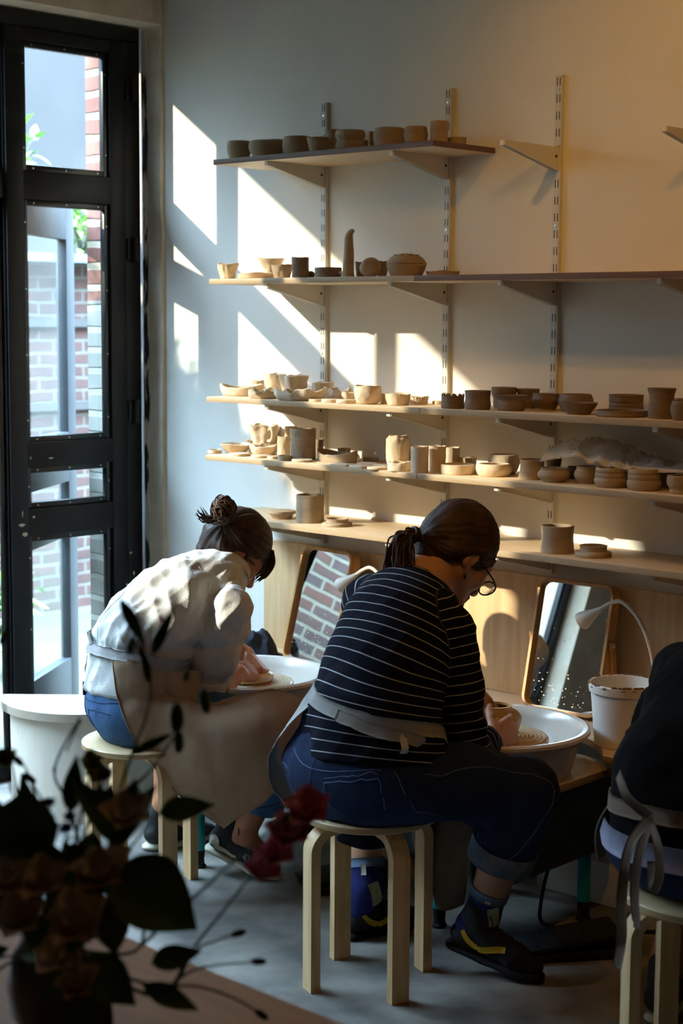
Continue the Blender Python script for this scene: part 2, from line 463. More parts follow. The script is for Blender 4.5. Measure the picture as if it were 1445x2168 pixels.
# ------------------------------------------------------------------ glazed steel front
XF, XB = -.107, -.162
win = empty('window_1', (XF, -.6, 0), kind='structure')
def wpart(name, mb, mat, sharp=35): return mb.build(name, mat, win, world=True, sharp=sharp)
ZB = [(0.20, .885), (.985, 1.135), (1.225, 2.09), (2.19, 2.64)]     # openings of the door leaf, bottom to top
mb = MB()
mb.box((XB, WL, 2.685), (XF, -.03, 2.745), .004)
mb.box((XB, -.105, 0), (XF, -.03, 2.70), .004)
wpart('outer_frame', mb, m_black)
cols = [(-.572, -.182), (-1.585, -.652), (-2.40, -1.645), (-3.24, -2.46)]
leaf_edges = [(-.645, -.109), (-1.615, -.648), (-2.43, -1.618), (-3.30, -2.433)]
for ci, ((y0, y1), (e0, e1)) in enumerate(zip(cols, leaf_edges)):
    mb = MB(); xf = XF + (.010 if ci == 0 else 0); xb = XB
    mb.box((xb, e0, 0.0), (xf, y0, 2.684), .003); mb.box((xb, y1, 0.0), (xf, e1, 2.684), .003)
    zz = 0.0
    ZC = ZB if ci == 0 else [(.085, 2.09), (2.19, 2.64)]
    for (a, bb) in ZC + [(2.684, 9)]:
        mb.box((xb + .001, y0 - .004, zz), (xf - .001, y1 + .004, min(a, 2.684)), .003); zz = bb
    lf = wpart('door_leaf', mb, m_black)
    for (a, bb) in ZC:
        g = MB().box((xb + .018, y0 + .004, a + .004), (xb + .028, y1 - .004, bb - .004))
        go = g.build('pane', m_glass, win, world=True)
        bd = MB(); t = .022; xi0, xi1 = xb + .030, xf - .012
        bd.box((xi0, y0, a), (xi1, y0 + t, bb), .002); bd.box((xi0, y1 - t, a), (xi1, y1, bb), .002)
        bd.box((xi0, y0 + t, a), (xi1, y1 - t, a + t), .002); bd.box((xi0, y0 + t, bb - t), (xi1, y1 - t, bb), .002)
        wpart('glazing_bead', bd, m_bead)
        if ci == 0:
            sc = MB()
            for yy in np.linspace(y0 + .05, y1 - .05, 3):
                for z_ in (a + t/2, bb - t/2): sc.box((xi1, yy - .003, z_ - .003), (xi1 + .0015, yy + .003, z_ + .003), .001)
            for z_ in np.linspace(a + .08, bb - .08, max(1, int((bb - a) / .19))):
                for y_ in (y0 + t/2, y1 - t/2): sc.box((xi1, y_ - .003, z_ - .003), (xi1 + .0015, y_ + .003, z_ + .003), .001)
            wpart('bead_screws', sc, m_screw)
for z in (2.52, 1.93, 1.32, .35):
    wpart('hinge', MB().tube([(XF + .016, -.072, z - .045), (XF + .016, -.072, z + .045)], .014, 14).box((XF - .002, -.10, z - .04), (XF + .008, -.045, z + .04), .002), m_black)
chips = MB()
for (y, z, a, bb) in ((-.603, .93, .014, .006), (-.59, .895, .012, .008), (-.55, .955, .006, .004), (-.47, 1.165, .01, .003), (-.56, 1.17, .002, .006), (-.60, .97, .002, .012), (-.10, .78, .006, .004), (-.085, .70, .004, .008), (-.12, .66, .004, .004)):
    q = [(XF + .0108, y + a*math.cos(t)*(1 + .3*math.sin(3*t)), z + bb*math.sin(t)) for t in np.linspace(0, 2*PI, 9)[:-1]]
    q2 = [(XF + .0095, p[1], p[2]) for p in q]
    chips.add(q + q2, [tuple(range(8)), tuple(range(8, 16))[::-1]] + [(i, (i+1) % 8, 8 + (i+1) % 8, 8 + i) for i in range(8)])
wpart('chipped_paint', chips, m_wallw)

# ------------------------------------------------------------------ outdoors
struct('trim_5', MB().box((-12, -12, -.2), (-.43, 9, -.1)), m_grass)
o = MB().box((-1.55, -3.15, -.1), (-1.30, -.30, 2.30)).box((-1.56, -6.0, -.1), (-1.29, -3.15, 2.56)).build('garden_wall', m_brick, base=(-1.42, -3, -.1)); tag(o, 'weathered brick garden wall outside, seen only in the left mirror', 'wall')
o = MB().box((-7.4, 1.2, -.1), (-7.0, 9, 7.5)).build('rendered_building', m_render, base=(-7.2, 5, -.1)); tag(o, 'pale rendered building beyond the glass door, its shade put into a dark colour', 'building')
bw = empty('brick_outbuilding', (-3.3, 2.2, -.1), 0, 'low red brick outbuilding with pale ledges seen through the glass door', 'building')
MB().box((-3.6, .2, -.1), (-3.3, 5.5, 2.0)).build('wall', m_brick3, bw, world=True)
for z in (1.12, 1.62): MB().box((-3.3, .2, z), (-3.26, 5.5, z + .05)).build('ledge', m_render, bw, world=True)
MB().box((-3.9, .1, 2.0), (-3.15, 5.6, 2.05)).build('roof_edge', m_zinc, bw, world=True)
# the outward opening leaf of the second glazing, standing ajar
lv = empty('glazed_shutter_door', (-.19, -.60, .0), math.atan2(.61, -.42), 'grey outward-opening glazed door standing ajar behind the right-hand panes', 'door')
LW = .76
mb = MB(); t = .045
mb.box((0, -t/2, .02), (.07, t/2, 2.12), .004); mb.box((LW - .10, -t/2, .02), (LW, t/2, 2.12), .004)
zz = .02
for (a, bb) in ((.30, .80), (.90, 1.02), (1.22, 1.98), (2.12, 9)):
    mb.box((.06, -t/2 + .001, zz), (LW - .09, t/2 - .001, min(a, 2.12)), .003); zz = bb
mb.build('leaf_frame', m_leafgrey, lv)
for (a, bb) in ((.30, .80), (.90, 1.02), (1.22, 1.98)):
    MB().box((.066, -.004, a - .01), (LW - .096, .004, bb + .01)).build('pane', m_glass, lv)
MB().lathe([(0, 0), (.018, 0), (.018, .004), (.012, .006), (0, .006)], n=20).xf(Matrix.Translation((LW - .05, t/2, 1.06)) @ Matrix.Rotation(-PI/2, 4, 'X')).build('lock_rosette', m_screw, lv)

def leaf_shape(mb, p, d, n, L, W, curl=.15, seg=5):
    """pointed leaf with a real midrib fold"""
    p = V(p); d = V(d).normalized(); n = V(n); n = (n - d * n.dot(d)).normalized(); s = d.cross(n)
    vs = []; fs = []
    for i in range(seg + 1):
        t = i / seg; w = W * .5 * (math.sin(PI * min(t**.75, 1)) if 0 < t < 1 else 0.02)
        c = p + d * (L * t) - n * (curl * L * t * t)
        vs += [c - s * w + n * (w * .35), c, c + s * w + n * (w * .35)]
    for i in range(seg):
        a = i * 3
        fs += [(a, a+1, a+4, a+3), (a+1, a+2, a+5, a+4)]
    mb.add(vs, fs)
def shrub(name, label, c, size, n, leaf, seed, cat='shrub', mat=None):
    r = random.Random(seed)
    root = empty(name, c, 0, label, cat)
    st = MB(); lf = MB()
    for k in range(max(4, n // 40)):
        tip = V(c) + V((r.uniform(-.5, .5)*size[0], r.uniform(-.5, .5)*size[1], r.uniform(.55, 1)*size[2]))
        mid = (V(c) + tip)/2 + V((r.uniform(-.05, .05), r.uniform(-.05, .05), .05))
        pts = catmull([c, mid, tip], 5)
        st.tube(pts, [.012*(1 - i/len(pts)) + .003 for i in range(len(pts))], 5)
        for j in range(40):
            t = r.uniform(.25, 1); q = pts[int(t*(len(pts)-1))]
            d = V((r.uniform(-1, 1), r.uniform(-1, 1), r.uniform(-.4, .8)))
            leaf_shape(lf, V(q) + d*r.uniform(0, .1), d, (r.uniform(-.5, .5), r.uniform(-.5, .5), 1), leaf*r.uniform(.7, 1.3), leaf*.5, .2, 3)
    st.build('stems', m_stem, root, world=True); lf.build('foliage', mat or m_ivy, root, world=True)
shrub('garden_shrub', 'bright green leafy shrub above the outbuilding roof, at the left of the top pane', (-3.5, 1.55, 2.05), (.5, .9, .85), 800, .11, 1)
shrub('garden_shrub', 'small green shrub tip at the middle of the top pane', (-3.5, 2.35, 2.05), (.3, .5, .45), 260, .09, 2)
shrub('ivy', 'green ivy along the top of the garden wall, seen in the left mirror', (-1.42, -2.4, 2.32), (.22, 2.6, .20), 600, .08, 3, 'ivy')
shrub('garden_shrub', 'low green plant outside the bottom pane by the ground', (-2.0, .5, -.1), (.4, .5, .7), 320, .09, 4)

# ================================================================== shelving
SZ = {1: 2.2045, 2: 1.8069, 3: 1.4074, 4: 1.2066, 5: 1.0008}
UX = [.8323, 1.376, 1.8027, 2.342, 2.85]
TH = .018
def board(name, x0, x1, z, label, mat=None, round_left=0.0):
    poly = [(x0, -.001), (x0, -.30), (x1, -.30), (x1, -.001)]
    if round_left:
        r = round_left
        arc = [(x0 + r - r*math.cos(a), -.30 + r - r*math.sin(a)) for a in np.linspace(0, PI/2, 12)]
        poly = [(x0, -.001)] + arc + [(x1, -.30), (x1, -.001)]
    poly = [(x - x0, y) for x, y in poly]
    o = MB().prism(poly[::-1] if False else poly, -TH, 0, .0012).build(name, mat or m_ply)
    o.location = (x0, 0, z); tag(o, label, 'shelf', 'birch plywood wall shelves')
    return o
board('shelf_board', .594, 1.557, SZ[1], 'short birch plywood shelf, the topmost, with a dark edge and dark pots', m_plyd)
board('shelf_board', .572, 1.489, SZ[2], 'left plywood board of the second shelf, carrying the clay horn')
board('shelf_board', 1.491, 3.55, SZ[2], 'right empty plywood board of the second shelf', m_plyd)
board('shelf_board', .556, 1.516, SZ[3], 'left plywood board of the third shelf, full of pale pinched dishes')
board('shelf_board', 1.519, 3.55, SZ[3], 'right plywood board of the third shelf, full of dark thrown pots')
board('shelf_board', .550, 1.508, SZ[4], 'left plywood board of the fourth shelf, with the carved grey cylinder')
board('shelf_board', 1.511, 3.55, SZ[4], 'right plywood board of the fourth shelf, under the plastic sheet')
board('shelf_board', .525, 3.55, SZ[5], 'lowest plywood shelf with a rounded left end, right above the wooden panel', None, .09)

# uprights: slotted channel, slots and screws as parts
def upright_proto():
    r = empty('shelf_upright', (0, 0, .9))
    w, d, H = .0125, .0145, 1.5
    mb = MB().box((-w, -d, 0), (w, -d + .002, H), .0006); mb.box((-w, -d, 0), (-w + .002, 0, H)); mb.box((w - .002, -d, 0), (w, 0, H))
    mb.build('channel', m_steelw, r)
    sl = MB()
    for k in range(30):
        z = H - .018 - k * .05
        for x in (-.0052, .0052): sl.box((x - .0013, -d - .0004, z - .012), (x + .0013, -d + .0005, z + .012))
    sl.build('slots', m_slot, r)
    sc = MB().lathe([(0, 0), (.0045, 0), (.004, .0012), (.0015, .0014), (0, .0004)], n=14).xf(Matrix.Rotation(PI/2, 4, 'X')).data('screw', m_screw)
    for z in (H - .043, H - .443, H - .843, H - 1.243): link('screw', sc, r, (0, -d, z))
    return r
up = upright_proto()
ulabels = ['white slotted steel upright nearest the window', 'second white slotted upright from the window, by the right end of the top shelf', 'third white slotted upright from the window, with the bare bracket', 'slotted upright at the right edge of the picture', 'slotted upright farthest from the window']
for i, x in enumerate(UX):
    o = up if i == 0 else copy_tree(up)
    o.location = (x, 0, .9); tag(o, ulabels[i], 'shelf upright', 'white slotted shelf uprights')

def bracket_proto():
    r = empty('shelf_bracket')
    t = .0065; L = .268; H = .07
    prof = [(0, 0), (L - .004, 0), (L, -.004), (L - .002, -.014), (.01, -H), (0, -H)]
    def plate(x0, x1, pr):
        n = len(pr); vs = [(x0, -a, z) for a, z in pr] + [(x1, -a, z) for a, z in pr]
        return vs, [tuple(range(n)), tuple(range(n, 2*n))[::-1]] + [(i, n + i, n + (i+1) % n, (i+1) % n) for i in range(n)]
    mb = MB(); mb.add(*plate(-t, t, prof))
    mb.add(*plate(-t - .004, t + .004, [(L - .012, -.0005), (L, -.004), (L - .002, -.014), (.01, -H), (.01, -H + .002), (L - .004, -.011)]))
    mb.build('plate', m_steelw, r, smooth=False)
    h = MB().lathe([(0, 0), (.0045, 0), (.0045, .0008), (0, .0008)], n=12).xf(Matrix.Rotation(PI/2, 4, 'Y')).data('bolt_hole', m_slot)
    link('bolt_hole', h, r, (t, -.014, -.028)); 
    mb = MB().box((-t + .001, .0, -.064), (t - .001, .006, -.006)); mb.build('hook', m_steelw, r)
    mb = MB().box((-t - .0006, -L - .001, -.015), (t + .0006, -L + .008, .0002), .001); mb.build('end_cap', m_lampw, r)
    return r
br = bracket_proto(); first = True
bname = {1: 'topmost shelf', 2: 'second shelf', 3: 'third shelf', 4: 'fourth shelf', 5: 'lowest shelf'}
unm = ['upright nearest the window', 'second upright from the window', 'third upright from the window', 'upright at the right picture edge', 'last upright beyond the picture']
for s in range(1, 6):
    for i, x in enumerate(UX):
        o = br if first else copy_tree(br); first = False
        o.location = (x, -.0150, SZ[s] - TH if not (s == 1 and i >= 2) else SZ[1] - TH + .003)
        if s == 1 and i >= 2: lab = 'bare white shelf bracket holding no board on the ' + unm[i]
        else: lab = 'white steel bracket under the ' + bname[s] + ' on the ' + unm[i]
        tag(o, lab, 'shelf bracket', 'white triangular shelf brackets')

# ================================================================== pottery
PROF = {  # outer profile (radius factor, height factor)
 'chamfer': [(.72, 0), (.82, .12), (.98, .45), (1, .75), (.97, 1)],
 'belly': [(.62, 0), (.72, .06), (.92, .4), (1, .62), (.98, .85), (.93, 1)],
 'cup': [(.78, 0), (.84, .08), (.93, .5), (1, 1)],
 'barrel': [(.80, 0), (.90, .12), (1, .5), (.97, .8), (.90, 1)],
 'flare': [(.62, 0), (.70, .08), (.84, .5), (.95, .85), (1, 1)],
 'double': [(.74, 0), (.90, .12), (.97, .3), (.90, .48), (.90, .55), (1, .75), (.98, .92), (.95, 1)],
 'cyl': [(.94, 0), (.98, .1), (1, .5), (.99, 1)],
 'mug': [(.96, 0), (1, .06), (.99, .5), (1, 1)],
 'mugt': [(.82, 0), (.86, .06), (.93, .5), (1, 1)],
 'mugw': [(1, 0), (1, .06), (.95, .35), (.93, .6), (.97, 1)],
 'round': [(.70, 0), (.84, .12), (1, .5), (.98, .75), (.88, 1)],
 'round2': [(.62, 0), (.80, .1), (.96, .4), (1, .7), (.98, 1)],
 'plate': [(.80, 0), (.9, .2), (1, 1)],
 'plate2': [(.95, 0), (1, .2), (.99, .75), (1, 1)],
 'taper': [(.60, 0), (.68, .1), (.85, .55), (1, 1)],
 'hour': [(.72, 0), (.70, .12), (.60, .4), (.72, .65), (1, 1)],
 'dish': [(.80, 0), (.90, .15), (.97, .6), (1, 1)],
 'wavy': [(.72, 0), (.78, .1), (.86, .5), (1, 1)],
 'boxwave': [(.92, 0), (.95, .2), (.97, .6), (1, 1)],
 'crumple': [(.82, 0), (.92, .2), (.98, .6), (1, 1)],
 'crimp': [(.88, 0), (.94, .3), (1, 1)],
 'castle': [(.94, 0), (1, .15), (.96, .6), (.98, 1)],
 'waist': [(.90, 0), (.97, .1), (1, .3), (.93, .6), (.97, .9), (.99, 1)],
 'belly2': [(.80, 0), (.85, .3), (.84, .5), (.97, .72), (1, 1)],
 'lip': [(.72, 0), (.78, .1), (.82, .4), (.78, .65), (.90, .88), (1, 1)],
 'squat': [(.74, 0), (.70, .12), (.90, .4), (1, .65), (.94, .9), (.96, 1)],
 'squat2': [(.66, 0), (.70, .08), (.95, .35), (1, .5), (.93, .72), (.80, .88), (.84, 1)],
 'shallow': [(.58, 0), (.64, .12), (.84, .55), (1, 1)],
 'ribcyl': [(.96, 0), (1, .2), (.96, .38), (.97, .42), (.94, .6), (.97, .66), (.97, .9), (1, 1)],
 'vase': [(.86, 0), (.90, .1), (.92, .35), (.84, .58), (.88, .8), (1, 1)],
 'flower': [(.70, 0), (.85, .3), (1, 1)],
 'spiky': [(.72, 0), (.86, .25), (.97, .7), (1, 1)],
 'oval': [(.90, 0), (.95, .2), (.98, .7), (1, 1)],
 'jar': [(.82, 0), (.92, .1), (.97, .4), (1, .7), (.97, .88), (.80, .96), (.78, 1)],
 'jarn': [(1, 0), (1, .1), (.92, .4), (.87, .7), (.90, .93), (.94, 1)],
 'ringed': [(.80, 0), (.93, .12), (1, .34), (.93, .48), (.92, .5), (.96, .62), (.92, .74), (.92, .77), (.94, .86), (.88, 1)],
 'ringed2': [(.74, 0), (.78, .1), (.76, .25), (.92, .45), (1, .7), (.94, 1)],
}
CM = {'l': m_clay_l, 'm': m_clay_m, 'd': m_clay_d}
def pot_profile(kind, R, H, wall):
    o = [(a*R, b*H) for a, b in PROF[kind]]
    oc = catmull(o, 4)
    outer = [(p[0], min(max(p[1], 0), H)) for p in oc]
    inner = []
    fl = min(wall*1.1, H*.4)
    for (r, z) in outer[::-1]:
        if z > fl + .001: inner.append((max(r - wall, .002), z - (.0005 if z >= H - 1e-6 else 0)))
    inner.append((max(outer[0][0] - wall*1.2, .002), fl))
    return [(0, 0)] + outer + [((outer[-1][0]*2 - wall)/2, H + wall*.22)] + inner + [(0, fl)]
POTN = 0
def pot(s, x, y, R, H, kind, tone, wob, cat, label, group=None):
    global POTN; POTN += 1
    z = SZ[s]; mb = MB(); sd = POTN * 7.3
    if kind == 'disc':
        mb.lathe([(0, 0), (R*.96, 0), (R, H*.3), (R, H*.7), (R*.97, H), (0, H)], n=36, wob=lambda a, r, zz: (vnoise(np.array([math.cos(a)*1.5 + sd, math.sin(a)*1.5, 0.]))*R*.05, 0))
    elif kind == 'ball':
        pr = [(R*math.sin(t), R*.92*(1 - math.cos(t))) for t in np.linspace(0, PI, 14)]
        H = R*1.84
        mb.lathe([(0 if i in (0, 13) else p[0], p[1]) for i, p in enumerate(pr)], n=26,
                 wob=lambda a, r, zz: ((vnoise(np.array([math.cos(a)*1.6 + sd, math.sin(a)*1.6, zz*40]))*.9 + vnoise(np.array([math.cos(a)*4 + sd, math.sin(a)*4, zz*120]))*.4)*wob, 0))
    elif kind in ('lid1', 'lid2'):
        if kind == 'lid1': pr = [(0, 0), (.70*R, 0), (.72*R, .08*H), (.82*R, .5*H), (.98*R, .62*H), (R, .74*H), (.98*R, .94*H), (.80*R, H), (0, .93*H)]
        else: pr = [(0, 0), (.97*R, 0), (R, .12*H), (.99*R, .36*H), (.90*R, .45*H), (.74*R, .52*H), (.72*R, .8*H), (.76*R, .97*H), (.70*R, H), (.64*R, .8*H), (.62*R, .55*H), (0, .5*H)]
        mb.lathe(pr, n=44)
    else:
        wall = max(.0028, min(.006, R*.11)) * (1.3 if tone == 'l' else 1)
        pr = pot_profile(kind, R, H, wall)
        def w(a, r, zz):
            t = zz / H
            n1 = vnoise(np.array([math.cos(a)*1.2 + sd, math.sin(a)*1.2, zz*14 + sd])); n2 = vnoise(np.array([math.cos(a)*4 + sd, math.sin(a)*4, zz*60 + sd]))
            dr = wob*(n1*1.2*t + n2*.55); dz = wob*t*(1.1*n1 + .5*n2) if t > .8 else 0
            if kind == 'wavy': dr += R*.13*t*math.sin(5*a + 1)
            if kind == 'boxwave': dr += R*(.10*math.cos(4*a) + .03*math.sin(16*a))
            if kind == 'crumple': dr += R*(.10*math.cos(2*a + sd) + .05*t*math.sin(9*a)); dz += (H*.16*math.sin(5*a + sd) + H*.1*math.sin(11*a)) * (t > .6)
            if kind == 'dish': dz += H*.12*math.sin(2*a + 1.0)*(t > .6)
            if kind == 'crimp': dr += R*.05*t*math.sin(22*a); dz += H*.1*math.sin(22*a)*(t > .7)
            if kind == 'castle': dz -= (H*.16 if math.sin(11*a) > .2 else 0)*(t > .85)
            if kind == 'flower': dr += R*.10*t*abs(math.sin(3*a))
            if kind == 'spiky': dz += H*.30*max(0, math.sin(3*a + .4))**4*(t > .8) - H*.1*(t > .8)
            if kind == 'oval': dr += R*(-.06 + .0*t) ; dz += H*.18*math.cos(2*a)*(t > .7)
            return dr, dz
        mb.lathe(pr, n=64 if kind in ('crimp', 'castle', 'boxwave') else 44, wob=w)
        if kind == 'oval': mb.xf(Matrix.Diagonal((1.0, .55, 1, 1)))
        if kind == 'dish': mb.xf(Matrix.Rotation(.3, 4, 'Z') @ Matrix.Diagonal((1.05, .8, 1, 1)))
    nm = cat if cat not in ('disc', 'ball') else {'disc': 'clay_disc', 'ball': 'clay_ball'}[cat]
    nm = {'bowl': 'clay_bowl', 'cup': 'clay_cup', 'dish': 'clay_dish', 'pot': 'clay_pot', 'plate': 'clay_plate', 'jar': 'clay_jar', 'lid': 'clay_lid', 'cylinder': 'clay_cylinder', 'vase': 'clay_vase', 'beaker': 'clay_beaker', 'goblet': 'clay_goblet', 'vessel': 'clay_vessel'}.get(nm, nm)
    o = mb.build(nm, CM[tone], sharp=60)
    o.location = (x, y, z)
    return tag(o, label, cat, group or 'pots on the ' + bname[s])
